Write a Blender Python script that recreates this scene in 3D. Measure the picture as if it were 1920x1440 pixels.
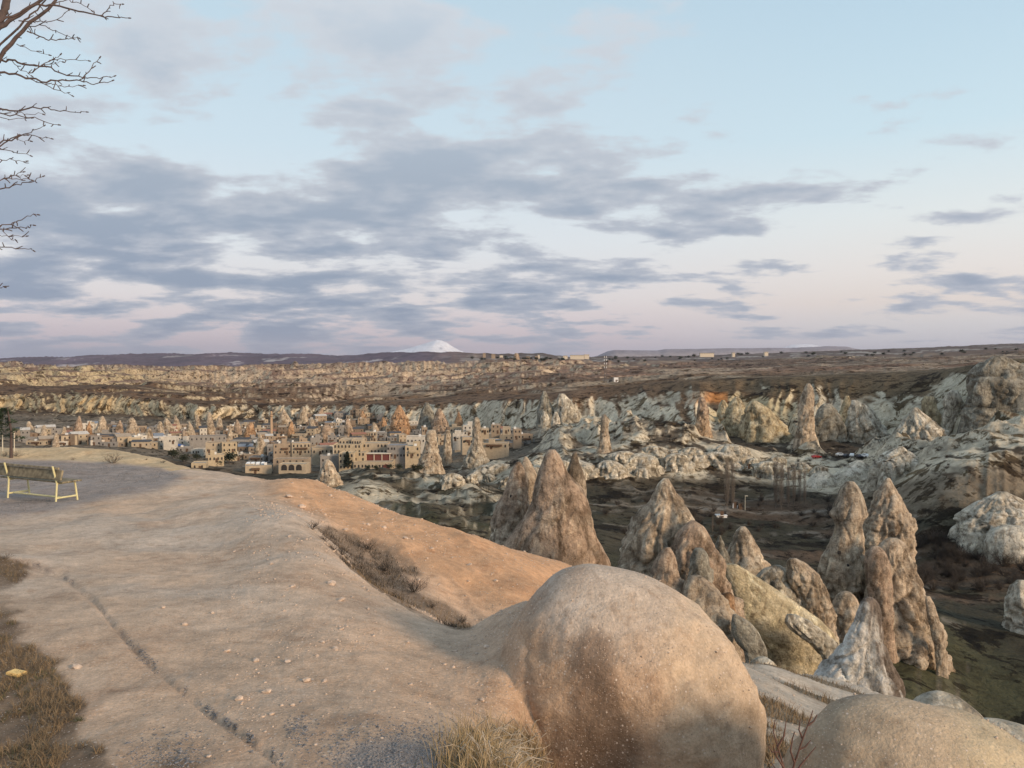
import bpy, bmesh, math, random
import numpy as np
from mathutils import Vector, Matrix

for o in list(bpy.data.objects): bpy.data.objects.remove(o, do_unlink=True)
scene = bpy.context.scene
COL = scene.collection
R = math.radians

# ------------------------------------------------------------------ camera
FPX = 1500.0
PITCH = math.atan(30 / 1500.0)
cam_d = bpy.data.cameras.new('camera'); cam = bpy.data.objects.new('camera', cam_d)
COL.objects.link(cam); scene.camera = cam
cam_d.sensor_width = 36; cam_d.lens = 36 * FPX / 1920
cam_d.clip_start = 0.05; cam_d.clip_end = 200000
cam.location = (0, 0, 0); cam.rotation_euler = (R(90) - PITCH, 0, 0)

# ------------------------------------------------------------------ sun, sky, exposure
SUN_AZ, SUN_EL = R(128), R(17)          # clockwise from +Y (behind the camera, to the right)
sd = bpy.data.lights.new('sun', 'SUN'); so = bpy.data.objects.new('sun', sd); COL.objects.link(so)
sd.energy = 3.9; sd.angle = R(16); sd.color = (1.0, 0.75, 0.51)
sv = Vector((math.sin(SUN_AZ) * math.cos(SUN_EL), math.cos(SUN_AZ) * math.cos(SUN_EL), math.sin(SUN_EL)))
so.rotation_euler = sv.to_track_quat('Z', 'Y').to_euler()
vs = scene.view_settings
vs.view_transform = 'Standard'; vs.look = 'None'; vs.gamma = 1; vs.use_curve_mapping = False; vs.exposure = 0.10

world = bpy.data.worlds.new('World'); scene.world = world; world.use_nodes = True
def build_world():
    nt = world.node_tree; nt.nodes.clear(); L = nt.links.new
    def N(t, **k):
        n = nt.nodes.new(t)
        for a, b in k.items(): setattr(n, a, b)
        return n
    def M(op, a, b=None, c=None, clamp=False):
        n = N('ShaderNodeMath', operation=op); n.use_clamp = clamp
        for i, v in enumerate((a, b, c)):
            if v is None: continue
            if isinstance(v, (int, float)): n.inputs[i].default_value = v
            else: L(v, n.inputs[i])
        return n.outputs[0]
    def MR(v, a, b, c=0.0, d=1.0, sm=True):
        n = N('ShaderNodeMapRange'); n.interpolation_type = 'SMOOTHSTEP' if sm else 'LINEAR'
        L(v, n.inputs[0])
        for i, q in enumerate((a, b, c, d)): n.inputs[1 + i].default_value = q
        return n.outputs[0]
    def ramp(v, stops):
        n = N('ShaderNodeValToRGB'); L(v, n.inputs[0]); e = n.color_ramp.elements
        while len(e) < len(stops): e.new(0.5)
        for el, (p, c) in zip(e, stops): el.position = p; el.color = (*c, 1)
        return n.outputs[0]
    def mix(f, a, b, blend='MIX'):
        n = N('ShaderNodeMix', data_type='RGBA', blend_type=blend)
        if isinstance(f, (int, float)): n.inputs[0].default_value = f
        else: L(f, n.inputs[0])
        for i, v in ((6, a), (7, b)):
            if isinstance(v, tuple): n.inputs[i].default_value = (*v, 1)
            else: L(v, n.inputs[i])
        return n.outputs[2]
    tc = N('ShaderNodeTexCoord'); sep = N('ShaderNodeSeparateXYZ'); L(tc.outputs['Generated'], sep.inputs[0])
    x, y, z = sep.outputs
    zc = M('MAXIMUM', z, 0.0)
    east = ramp(zc, [(0.0, (.74, .57, .61)), (.028, (.86, .67, .69)), (.05, (.90, .74, .74)), (.085, (.93, .85, .83)), (.15, (.86, .90, .92)),
                     (.26, (.68, .83, .91)), (.42, (.55, .73, .84)), (1.0, (.40, .53, .69))])
    south = ramp(zc, [(0.0, (.72, .69, .70)), (.028, (.80, .78, .79)), (.05, (.86, .82, .79)), (.075, (.97, .84, .74)), (.11, (.97, .90, .83)), (.17, (.88, .93, .91)),
                      (.26, (.66, .85, .93)), (.42, (.50, .70, .84)), (1.0, (.40, .53, .69))])
    clear = mix(MR(x, .02, .50), east, south)
    nish = N('ShaderNodeTexSky'); nish.sky_type = 'NISHITA'; nish.sun_disc = False
    nish.sun_elevation = SUN_EL; nish.sun_rotation = SUN_AZ
    nish.air_density = 1.0; nish.dust_density = 1.5
    hs = mix(1.0, nish.outputs[0], (.09, .09, .09), 'MULTIPLY')
    clear = mix(.15, clear, hs)
    # cloud deck on a flat layer above the land
    den = M('ADD', zc, .17)
    cx = M('DIVIDE', x, den); cy = M('DIVIDE', y, den)
    comb = N('ShaderNodeCombineXYZ'); L(cx, comb.inputs[0]); L(cy, comb.inputs[1]); comb.inputs[2].default_value = CLOUD_Z
    def noise(scale, detail, rough, dist=0.0, off=(0, 0, 0), sc=(1, 1, 1)):
        mp = N('ShaderNodeMapping'); L(comb.outputs[0], mp.inputs[0])
        mp.inputs['Location'].default_value = off; mp.inputs['Scale'].default_value = sc
        n = N('ShaderNodeTexNoise'); L(mp.outputs[0], n.inputs['Vector'])
        n.inputs['Scale'].default_value = scale; n.inputs['Detail'].default_value = detail
        n.inputs['Roughness'].default_value = rough; n.inputs['Distortion'].default_value = dist
        return n.outputs[0]
    big = noise(1.15, 3, .5, 0.3, (CLOUD_X, CLOUD_Y, 0), (1, .75, 1))
    puff = noise(3.1, 9, .56, .1, (1.3, 4.1, 0), (.8, 1.0, 1))
    # the bank lies ahead and to the left; it thins to the right and overhead
    bank = M('ADD', MR(cx, -1.8, 2.5, .045, -.13), MR(cy, 1.45, 2.5, -.075, .075))
    bank = M('ADD', bank, MR(cy, 3.6, 5.0, 0, -.025))
    dens = M('ADD', M('ADD', M('MULTIPLY', big, .40), M('MULTIPLY', puff, .92)), bank)
    alpha = MR(dens, .645, .745)
    core = MR(dens, .69, .86)
    ccol = ramp(zc, [(0.0, (.16, .26, .385)), (.06, (.185, .28, .40)), (.13, (.235, .315, .425)), (.22, (.33, .40, .49)), (.40, (.52, .60, .68)), (1, (.42, .50, .58))])
    lit = mix(.5, ccol, (.72, .72, .74))
    cloud = mix(core, lit, ccol)
    sky = mix(M('MULTIPLY', alpha, .92), clear, cloud)
    # thin veil near the horizon
    veil = MR(zc, 0.0, .05, .30, 0.0)
    sky = mix(veil, sky, clear)
    bg = N('ShaderNodeBackground'); L(sky, bg.inputs[0]); bg.inputs[1].default_value = 1.0
    out = N('ShaderNodeOutputWorld'); L(bg.outputs[0], out.inputs[0])
CLOUD_X, CLOUD_Y, CLOUD_Z = 2.2, 3.3, 11.7
build_world()

# ------------------------------------------------------------------ helpers
CT, ST = math.cos(PITCH), math.sin(PITCH)
def P(px, py, d):
    """world point seen at photo pixel (1920x1440 frame) at depth d metres"""
    a = (np.asarray(px, float) - 960) / FPX; u = (720 - np.asarray(py, float)) / FPX
    yy = CT + ST * u; zz = -ST + CT * u
    s = np.asarray(d, float) / yy
    return a * s, np.asarray(d, float) + 0 * a, zz * s
def PV(px, py, d):
    x, y, z = P(px, py, d); return Vector((float(x), float(y), float(z)))
def zof(py, d): return float(P(960, py, d)[2])
def proj(x, y, z):
    f = CT * y - ST * z; u = ST * y + CT * z
    return 960 + FPX * x / f, 720 - FPX * u / f

def _h(ix, iy, iz, seed):
    n = (ix.astype(np.int64) * 374761393 + iy.astype(np.int64) * 668265263 + iz.astype(np.int64) * 2147483647 + seed * 974711) & 0xFFFFFFFF
    n = ((n ^ (n >> 13)) * 1274126177) & 0xFFFFFFFF
    n = ((n ^ (n >> 16)) * 2246822519) & 0xFFFFFFFF
    return ((n ^ (n >> 15)) & 0xFFFFFF).astype(np.float64) / 0xFFFFFF
def vn2(x, y, seed=0):
    x = np.asarray(x, float); y = np.asarray(y, float)
    ix = np.floor(x); iy = np.floor(y); fx = x - ix; fy = y - iy
    fx = fx * fx * fx * (fx * (fx * 6 - 15) + 10); fy = fy * fy * fy * (fy * (fy * 6 - 15) + 10)
    z0 = np.zeros_like(ix)
    a = _h(ix, iy, z0, seed); b = _h(ix + 1, iy, z0, seed); c = _h(ix, iy + 1, z0, seed); d = _h(ix + 1, iy + 1, z0, seed)
    return ((a * (1 - fx) + b * fx) * (1 - fy) + (c * (1 - fx) + d * fx) * fy) * 2 - 1
def vn3(x, y, z, seed=0):
    ix = np.floor(x); iy = np.floor(y); iz = np.floor(z); fx = x - ix; fy = y - iy; fz = z - iz
    fx = fx * fx * (3 - 2 * fx); fy = fy * fy * (3 - 2 * fy); fz = fz * fz * (3 - 2 * fz)
    r = 0
    for k in (0, 1):
        a = _h(ix, iy, iz + k, seed); b = _h(ix + 1, iy, iz + k, seed); c = _h(ix, iy + 1, iz + k, seed); d = _h(ix + 1, iy + 1, iz + k, seed)
        r = r + ((a * (1 - fx) + b * fx) * (1 - fy) + (c * (1 - fx) + d * fx) * fy) * (fz if k else (1 - fz))
    return r * 2 - 1
def fbm2(x, y, oct=4, seed=0, gain=.5):
    r = 0; a = 1; t = 0
    for i in range(oct):
        r = r + a * vn2(x * 2 ** i + 17.3 * i, y * 2 ** i - 9.1 * i, seed + i); t += a; a *= gain
    return r / t
def rid2(x, y, oct=3, seed=0, gain=.5):
    r = 0; a = 1; t = 0
    for i in range(oct):
        r = r + a * (1 - 2 * np.abs(vn2(x * 2 ** i + 17.3 * i, y * 2 ** i - 9.1 * i, seed + i))); t += a; a *= gain
    return r / t
def fbm3(x, y, z, oct=3, seed=0, gain=.5):
    r = 0; a = 1; t = 0
    for i in range(oct):
        r = r + a * vn3(x * 2 ** i + 11.7 * i, y * 2 ** i - 5.3 * i, z * 2 ** i + 3.9 * i, seed + i); t += a; a *= gain
    return r / t
def sstep(a, b, v):
    t = np.clip((v - a) / (b - a), 0, 1); return t * t * (3 - 2 * t)

def worley3(x, y, z, seed=0):
    ix, iy, iz = np.floor(x), np.floor(y), np.floor(z); f1 = np.full(x.shape, 9.0); f2 = np.full(x.shape, 9.0); cid = np.zeros(x.shape)
    for a in (-1, 0, 1):
        for b in (-1, 0, 1):
            for c in (-1, 0, 1):
                jx, jy, jz = ix + a, iy + b, iz + c
                d = np.sqrt((jx + _h(jx, jy, jz, seed) - x) ** 2 + (jy + _h(jx, jy, jz, seed + 1) - y) ** 2 + (jz + _h(jx, jy, jz, seed + 2) - z) ** 2)
                new = d < f1; f2 = np.where(new, f1, np.minimum(f2, d)); cid = np.where(new, _h(jx, jy, jz, seed + 3), cid); f1 = np.where(new, d, f1)
    return f1, f2, cid
def tag(o, label, cat=None, group=None, kind=None):
    o['label'] = label
    if cat: o['category'] = cat
    if group: o['group'] = group
    if kind: o['kind'] = kind
    return o
def link(o, parent=None):
    COL.objects.link(o)
    if parent is not None: o.parent = parent
    return o
def mesh_from(name, verts, faces, mat, smooth=True, cols=None):
    me = bpy.data.meshes.new(name); me.from_pydata([tuple(v) for v in verts], [], [tuple(f) for f in faces])
    if mat: me.materials.append(mat)
    if smooth: me.polygons.foreach_set('use_smooth', [True] * len(me.polygons))
    if cols is not None: set_cols(me, cols)
    me.update(); return me
def set_cols(me, cols):
    at = me.color_attributes.new('Col', 'FLOAT_COLOR', 'POINT')
    c = np.ones((len(me.vertices), 4), np.float32); c[:, :3] = cols
    at.data.foreach_set('color', c.ravel())
def grid_mesh(name, X, Y, Z, mat, cols=None, wrap=False, smooth=True):
    """rows x columns point grid -> mesh; wrap closes the columns into a ring"""
    nr, nc = X.shape
    me = bpy.data.meshes.new(name)
    co = np.stack([X, Y, Z], -1).astype(np.float32).reshape(-1)
    i = np.arange(nr * nc).reshape(nr, nc)
    if wrap:
        j = np.roll(i, -1, 1); q = np.stack([i[:-1], j[:-1], j[1:], i[1:]], -1).reshape(-1, 4)
    else:
        q = np.stack([i[:-1, :-1], i[:-1, 1:], i[1:, 1:], i[1:, :-1]], -1).reshape(-1, 4)
    me.vertices.add(nr * nc); me.vertices.foreach_set('co', co)
    me.loops.add(q.size); me.loops.foreach_set('vertex_index', q.ravel().astype(np.int32))
    me.polygons.add(len(q)); me.polygons.foreach_set('loop_start', np.arange(0, q.size, 4, dtype=np.int32))
    me.polygons.foreach_set('loop_total', np.full(len(q), 4, np.int32))
    me.update(calc_edges=True); me.validate()
    if smooth: me.polygons.foreach_set('use_smooth', np.ones(len(q), bool))
    if mat: me.materials.append(mat)
    if cols is not None: set_cols(me, cols.reshape(-1, 3))
    return me
def raw_mesh(name, V, F, mat, cols=None, smooth=False):
    """V (n,3), F (m,k) arrays"""
    me = bpy.data.meshes.new(name); V = np.asarray(V, np.float32); F = np.asarray(F, np.int32); k = F.shape[1]
    me.vertices.add(len(V)); me.vertices.foreach_set('co', V.ravel())
    me.loops.add(F.size); me.loops.foreach_set('vertex_index', F.ravel())
    me.polygons.add(len(F)); me.polygons.foreach_set('loop_start', np.arange(0, F.size, k, dtype=np.int32))
    me.polygons.foreach_set('loop_total', np.full(len(F), k, np.int32))
    me.update(calc_edges=True)
    if smooth: me.polygons.foreach_set('use_smooth', np.ones(len(F), bool))
    if mat: me.materials.append(mat)
    if cols is not None: set_cols(me, cols)
    return me
def pchip_rows(V, n):
    """V: K x C values at stations; n: subdivisions per segment -> rows x C, monotone cubic"""
    K = len(V); dl = V[1:] - V[:-1]; m = np.zeros_like(V)
    m[1:-1] = np.where(dl[:-1] * dl[1:] > 0, 2 * dl[:-1] * dl[1:] / (dl[:-1] + dl[1:] + 1e-12 * np.sign(dl[:-1] + dl[1:] + 1e-30)), 0)
    m[0] = dl[0]; m[-1] = dl[-1]
    out = []; ts = []
    for k in range(K - 1):
        last = (k == K - 2)
        for s in range(n[k] + (1 if last else 0)):
            t = s / n[k]; t2 = t * t; t3 = t2 * t
            out.append((2 * t3 - 3 * t2 + 1) * V[k] + (t3 - 2 * t2 + t) * m[k] + (-2 * t3 + 3 * t2) * V[k + 1] + (t3 - t2) * m[k + 1]); ts.append(k + t)
    return np.array(out), np.array(ts)
def cols_interp(keys, vals, px):
    """smooth interpolation over photo columns"""
    keys = np.array(keys, float); vals = np.array(vals, float)
    r = np.interp(px, keys, vals)
    return r

# ------------------------------------------------------------------ materials
def node_mat(name):
    m = bpy.data.materials.new(name); m.use_nodes = True; nt = m.node_tree
    b = nt.nodes['Principled BSDF']; return m, nt, b
def earth_mat(name, scales, amt=.35, bump=.4, bscale=None, rough=.95, speck=None, bdist=.1, patch=None, vstretch=1.0):
    """vertex colour x noise in object space at several scales, with bump"""
    m, nt, b = node_mat(name); L = nt.links.new
    at = nt.nodes.new('ShaderNodeAttribute'); at.attribute_name = 'Col'
    tc = nt.nodes.new('ShaderNodeTexCoord'); geo = nt.nodes.new('ShaderNodeNewGeometry')
    cur = at.outputs['Color']; h = None
    for i, s in enumerate(scales):
        n = nt.nodes.new('ShaderNodeTexNoise'); L(geo.outputs['Position'], n.inputs['Vector'])
        n.inputs['Scale'].default_value = s; n.inputs['Detail'].default_value = 5; n.inputs['Roughness'].default_value = .62
        mr = nt.nodes.new('ShaderNodeMapRange'); L(n.outputs[0], mr.inputs[0])
        mr.inputs[1].default_value = .28; mr.inputs[2].default_value = .72; mr.inputs[3].default_value = 1 - amt; mr.inputs[4].default_value = 1 + amt
        mx = nt.nodes.new('ShaderNodeMix'); mx.data_type = 'RGBA'; mx.blend_type = 'MULTIPLY'; mx.inputs[0].default_value = 1
        L(cur, mx.inputs[6]); L(mr.outputs[0], mx.inputs[7]); cur = mx.outputs[2]; h = n.outputs[0]
    for (sc, lo, hi, mul) in (patch or []):
        mp = nt.nodes.new('ShaderNodeMapping'); L(geo.outputs['Position'], mp.inputs[0]); mp.inputs['Scale'].default_value = (1, 1, vstretch)
        n = nt.nodes.new('ShaderNodeTexNoise'); L(mp.outputs[0], n.inputs['Vector']); n.inputs['Scale'].default_value = sc; n.inputs['Detail'].default_value = 9; n.inputs['Roughness'].default_value = .68; n.inputs['Distortion'].default_value = .4
        mr = nt.nodes.new('ShaderNodeMapRange'); mr.interpolation_type = 'SMOOTHSTEP'; L(n.outputs[0], mr.inputs[0]); mr.inputs[1].default_value = lo; mr.inputs[2].default_value = hi
        mx = nt.nodes.new('ShaderNodeMix'); mx.data_type = 'RGBA'; mx.blend_type = 'MULTIPLY'; L(mr.outputs[0], mx.inputs[0]); L(cur, mx.inputs[6]); mx.inputs[7].default_value = (*mul, 1); cur = mx.outputs[2]
    if speck:
        for (sc, lo, hi, colr) in speck:
            v = nt.nodes.new('ShaderNodeTexVoronoi'); v.feature = 'F1'; L(geo.outputs['Position'], v.inputs['Vector']); v.inputs['Scale'].default_value = sc
            mr = nt.nodes.new('ShaderNodeMapRange'); mr.interpolation_type = 'SMOOTHSTEP'; L(v.outputs['Distance'], mr.inputs[0])
            mr.inputs[1].default_value = lo; mr.inputs[2].default_value = hi; mr.inputs[3].default_value = 1; mr.inputs[4].default_value = 0
            sp = nt.nodes.new('ShaderNodeSeparateColor'); L(v.outputs['Color'], sp.inputs[0])
            th = nt.nodes.new('ShaderNodeMath'); th.operation = 'GREATER_THAN'; L(sp.outputs[0], th.inputs[0]); th.inputs[1].default_value = colr[3]
            mu = nt.nodes.new('ShaderNodeMath'); mu.operation = 'MULTIPLY'; L(mr.outputs[0], mu.inputs[0]); L(th.outputs[0], mu.inputs[1])
            mx = nt.nodes.new('ShaderNodeMix'); mx.data_type = 'RGBA'; L(mu.outputs[0], mx.inputs[0]); L(cur, mx.inputs[6]); mx.inputs[7].default_value = (*colr[:3], 1); cur = mx.outputs[2]
    L(cur, b.inputs['Base Color']); b.inputs['Roughness'].default_value = rough
    b.inputs['Specular IOR Level'].default_value = .15
    if bump:
        n = nt.nodes.new('ShaderNodeTexNoise'); L(geo.outputs['Position'], n.inputs['Vector'])
        n.inputs['Scale'].default_value = bscale or scales[-1]; n.inputs['Detail'].default_value = 8; n.inputs['Roughness'].default_value = .65
        bp = nt.nodes.new('ShaderNodeBump'); bp.inputs['Strength'].default_value = bump; bp.inputs['Distance'].default_value = bdist
        L(n.outputs[0], bp.inputs['Height']); L(bp.outputs[0], b.inputs['Normal'])
    return m
def paint(name, colr, rough=.7, var=.15, scale=3.0, metal=0.0, bump=.0):
    m, nt, b = node_mat(name); L = nt.links.new
    n = nt.nodes.new('ShaderNodeTexNoise'); g = nt.nodes.new('ShaderNodeNewGeometry'); L(g.outputs['Position'], n.inputs['Vector'])
    n.inputs['Scale'].default_value = scale; n.inputs['Detail'].default_value = 5
    r = nt.nodes.new('ShaderNodeValToRGB'); L(n.outputs[0], r.inputs[0])
    r.color_ramp.elements[0].position = .3; r.color_ramp.elements[1].position = .7
    r.color_ramp.elements[0].color = (*[c * (1 - var) for c in colr], 1); r.color_ramp.elements[1].color = (*[min(1, c * (1 + var)) for c in colr], 1)
    L(r.outputs[0], b.inputs['Base Color']); b.inputs['Roughness'].default_value = rough; b.inputs['Metallic'].default_value = metal
    if bump:
        bp = nt.nodes.new('ShaderNodeBump'); bp.inputs['Strength'].default_value = bump; L(n.outputs[0], bp.inputs['Height']); L(bp.outputs[0], b.inputs['Normal'])
    return m
# ------------------------------------------------------------------ the land: valley, plateau, badlands, far hills
M_LAND = earth_mat('land', [.35, .06], amt=.30, bump=.7, bscale=.5, bdist=1.6, patch=[(.07, .545, .585, (.24, .20, .15)), (.20, .56, .60, (.30, .26, .20)), (.16, .52, .64, (.60, .56, .52)), (.7, .54, .66, (.55, .52, .48))])
M_FAR = earth_mat('far_land', [.004, .02], amt=.22, bump=0)
KX = [-350, 0, 200, 400, 640, 820, 1000, 1150, 1300, 1450, 1600, 1750, 1840, 1920, 2270]
# stations (depth m, photo row) from near to far; 'z' entries give a height directly
Z = lambda v: ('z', v)
ST_ = {
 -350: [(60, Z(-34)), (150, Z(-42)), (300, Z(-44)), (430, 842), (500, 826), (620, 808), (820, 783), (900, 772), (990, 736), (1300, 724), (1700, 716), (2200, 707), (3200, 702), (5200, 700), (9000, 676), (14000, Z(-50))],
 0:    [(60, Z(-34)), (150, Z(-42)), (300, Z(-44)), (430, 842), (500, 826), (620, 808), (820, 783), (900, 774), (980, 735), (1300, 723), (1700, 716), (2200, 707), (3200, 702), (5200, 700), (9000, 675), (14000, Z(-50))],
 200:  [(60, Z(-36)), (150, Z(-44)), (280, Z(-46)), (420, 850), (490, 833), (620, 812), (800, 788), (900, 776), (990, 735), (1300, 726), (1700, 718), (2200, 708), (3200, 703), (5200, 698), (8600, 668), (14000, Z(-50))],
 400:  [(60, Z(-38)), (140, Z(-46)), (260, Z(-49)), (370, 886), (460, 862), (600, 826), (780, 795), (830, 788), (870, 760), (1000, 752), (1350, 740), (1750, 724), (2500, 712), (5000, 697), (8400, 664), (14000, Z(-50))],
 640:  [(60, Z(-42)), (140, Z(-44)), (270, 905), (390, 887), (460, 868), (600, 832), (800, 792), (850, 785), (900, 757), (1000, 748), (1350, 737), (1800, 722), (2600, 707), (4500, 692), (8000, 668), (13000, Z(-50))],
 820:  [(60, Z(-44)), (160, 1040), (290, 897), (380, 884), (440, 871), (560, 842), (690, 815), (725, 806), (785, 755), (900, 746), (1250, 735), (1650, 721), (2300, 706), (3600, 690), (5500, 664), (9000, Z(-40))],
 1000: [(60, Z(-46)), (150, 1085), (225, 975), (290, 927), (325, 868), (450, 838), (550, 812), (585, 804), (645, 746), (740, 734), (1100, 722), (1500, 713), (2200, 700), (3400, 686), (5500, 668), (9000, Z(-40))],
 1150: [(60, Z(-42)), (140, Z(-43)), (235, 1003), (315, 893), (350, 836), (450, 819), (545, 800), (570, 795), (625, 738), (680, 722), (1000, 712), (1400, 705), (2100, 696), (3400, 684), (6000, 671), (11000, Z(-40))],
 1300: [(60, Z(-40)), (130, Z(-42)), (235, 1008), (325, 893), (365, 826), (430, 810), (480, 792), (500, 784), (560, 728), (610, 708), (900, 702), (1300, 696), (1900, 688), (3200, 680), (6500, 669), (11000, Z(-40))],
 1450: [(60, Z(-40)), (130, Z(-43)), (230, 1022), (318, 905), (370, 850), (430, 812), (475, 792), (495, 784), (535, 736), (580, 706), (820, 700), (1200, 692), (1900, 683), (3200, 675), (7000, 664), (12000, Z(-40))],
 1600: [(60, Z(-40)), (132, Z(-44)), (215, 1045), (275, 945), (345, 880), (420, 842), (465, 822), (485, 810), (520, 742), (565, 700), (740, 690), (1100, 684), (1700, 677), (3000, 669), (7000, 659), (12000, Z(-40))],
 1750: [(60, Z(-42)), (132, Z(-46)), (200, 1068), (228, 950), (258, 872), (350, 862), (410, 836), (432, 824), (475, 735), (520, 695), (700, 686), (1000, 680), (1600, 673), (3000, 665), (7000, 655), (12000, Z(-40))],
 1840: [(60, Z(-48)), (120, Z(-49.5)), (195, 1075), (228, 942), (258, 848), (330, 855), (375, 836), (388, 822), (405, 722), (425, 684), (640, 680), (1000, 675), (1600, 669), (3000, 661), (7000, 650), (12000, Z(-40))],
 1920: [(60, Z(-48)), (120, Z(-50)), (190, 1080), (228, 935), (258, 826), (315, 850), (360, 832), (372, 820), (385, 715), (405, 668), (600, 674), (1000, 670), (1600, 665), (3000, 658), (7000, 648), (12000, Z(-40))],
 2270: [(60, Z(-48)), (120, Z(-50)), (190, 1080), (228, 935), (258, 800), (315, 840), (360, 830), (372, 815), (385, 700), (405, 652), (600, 668), (1000, 664), (1600, 660), (3000, 654), (7000, 645), (12000, Z(-40))],
}
NCOL = 1160
PXC = np.linspace(-350, 2270, NCOL)
def smooth_cols(a, k):
    for _ in range(2):
        p = np.pad(a, ((0, 0), (k, k)), mode='edge'); c = np.cumsum(np.pad(p, ((0, 0), (1, 0))), axis=1)
        a = (c[:, 2 * k + 1:] - c[:, :-2 * k - 1]) / (2 * k + 1)
    return a
def stations(table, keys, px, k):
    n = len(next(iter(table.values())))
    D = np.zeros((n, len(px))); H = np.zeros((n, len(px)))
    for i in range(n):
        dv = []; zv = []
        for kx in keys:
            d, v = table[kx][i]
            dv.append(math.log(d)); zv.append(v[1] if isinstance(v, tuple) else zof(v, d))
        D[i] = np.interp(px, keys, dv); H[i] = np.interp(px, keys, zv)
    D = np.exp(smooth_cols(D, k)); H = smooth_cols(H, k)
    return D, H
Dst, Hst = stations(ST_, KX, PXC, 23)
SUB = [6, 26, 44, 56, 56, 46, 40, 30, 60, 34, 56, 56, 50, 40, 34, 6]
far = np.full((1, NCOL), 120000.0)
Dst = np.vstack([Dst, far]); Hst = np.vstack([Hst, np.full((1, NCOL), -300.0)])
D, TS = pchip_rows(Dst, SUB[:len(Dst) - 1]); H, _ = pchip_rows(Hst, SUB[:len(Hst) - 1])
T = np.repeat(TS[:, None], NCOL, 1); PXG = np.repeat(PXC[None], len(TS), 0)
A = (PXC - 960) / FPX
X = A[None] * D * 1.0; Y = D.copy(); Zt = H.copy()
def bump_t(a, b, c, d): return sstep(a, b, T) * (1 - sstep(c, d, T))
# winding lines of cliff and spur: push the ground back and forth along depth
w_band = bump_t(2.4, 3.0, 4.0, 4.9) * sstep(760, 980, PXG)
w_cliff = bump_t(5.4, 6.4, 8.2, 9.2)
_l = 1 - sstep(600, 950, PXG); w_bad = bump_t(7.9, 8.5, 12.4, 13.4) * _l + bump_t(8.6, 9.6, 12.4, 13.4) * (1 - _l)
Xa = A[None] * Dst[7][None] + (12 - 7 * sstep(700, 1000, PXG)) * fbm2(X / 45, Zt / 14, 3, 127); Xb = A[None] * Dst[4][None] + 0 * X
fl1 = rid2(Xa / 34, Zt / 120, 2, 11); fl2 = rid2(Xa / 12, Zt / 60, 2, 23); meander = fbm2(X / 120, Y / 260, 3, 31)
push = w_cliff * (16 * fl1 + 8.0 * fl2 + 26 * meander) + w_band * (6 * rid2(Xb / 17, Zt / 40, 2, 41) + 3.2 * rid2(Xb / 6, Zt / 20, 2, 43) + 14 * fbm2(X / 60, Y / 200, 2, 47))
Y = Y - push * (Y / 560)
X = A[None] * Y
# badlands: stepped ridges and hollows
bl = fbm2(X / 380 + .3 * fbm2(X / 150, Y / 150, 2, 63), Y / 300, 4, 61) * 1.35 + .22 * rid2(X / 110, Y / 140, 3, 67)
stp = bl * 3.2; fr = stp - np.floor(stp); ter = (np.floor(stp) + sstep(.30, .62, fr)) / 3.2
leftness = 1 - .55 * sstep(1000, 1400, PXG)
Zt += w_bad * (26 * ter + 2.4 * rid2(X / 46, Y / 90, 4, 71) + 1.3 * rid2(A[None] * 1600 / 13 + 0 * X, Y / 60, 2, 73)) * leftness * np.clip(Y / 1500, .6, 1.7)
# rock spurs running out from the cliffs across the hollow
spur = sstep(.30, .75, rid2(Xa / 52 + .5 * meander, Y / 150, 2, 121) + .22 * fbm2(X / 18, Y / 26, 3, 123)) * bump_t(3.9, 4.5, 6.0, 6.7) * sstep(960, 1080, PXG)
Zt += spur * (8.5 + 3.0 * rid2(X / 9, Y / 12, 3, 125))
# plateau roughness, valley roughness
Zt += bump_t(8.0, 9.0, 14, 15) * fbm2(X / 90, Y / 160, 4, 81) * np.clip(Y / 900, .5, 6) * 1.4
Zt += (1 - sstep(5, 6, T)) * (1.6 * fbm2(X / 30, Y / 45, 4, 91) + .5 * rid2(X / 7, Y / 12, 3, 93))
Zt += bump_t(3.2, 4, 7.6, 8.4) * (1.7 * rid2(X / 16, Y / 24, 3, 95))
# the scrubby hill with bare white rock in front of the big hotel
hill = bump_t(.9, 1.6, 2.4, 3.0) * sstep(560, 700, PXG) * (1 - sstep(960, 1060, PXG))
Zt += hill * (3.2 * rid2(X / 22 + Y / 60, Y / 26, 3, 101) + 1.2 * fbm2(X / 6, Y / 8, 3, 103))
# far hill on the left: gullied face
fh = bump_t(12.6, 13.4, 14.0, 14.6)
Zt += fh * rid2(X / 420, Y / 1500, 3, 111) * 26 * (1 - sstep(1000, 1200, PXG))
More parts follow.
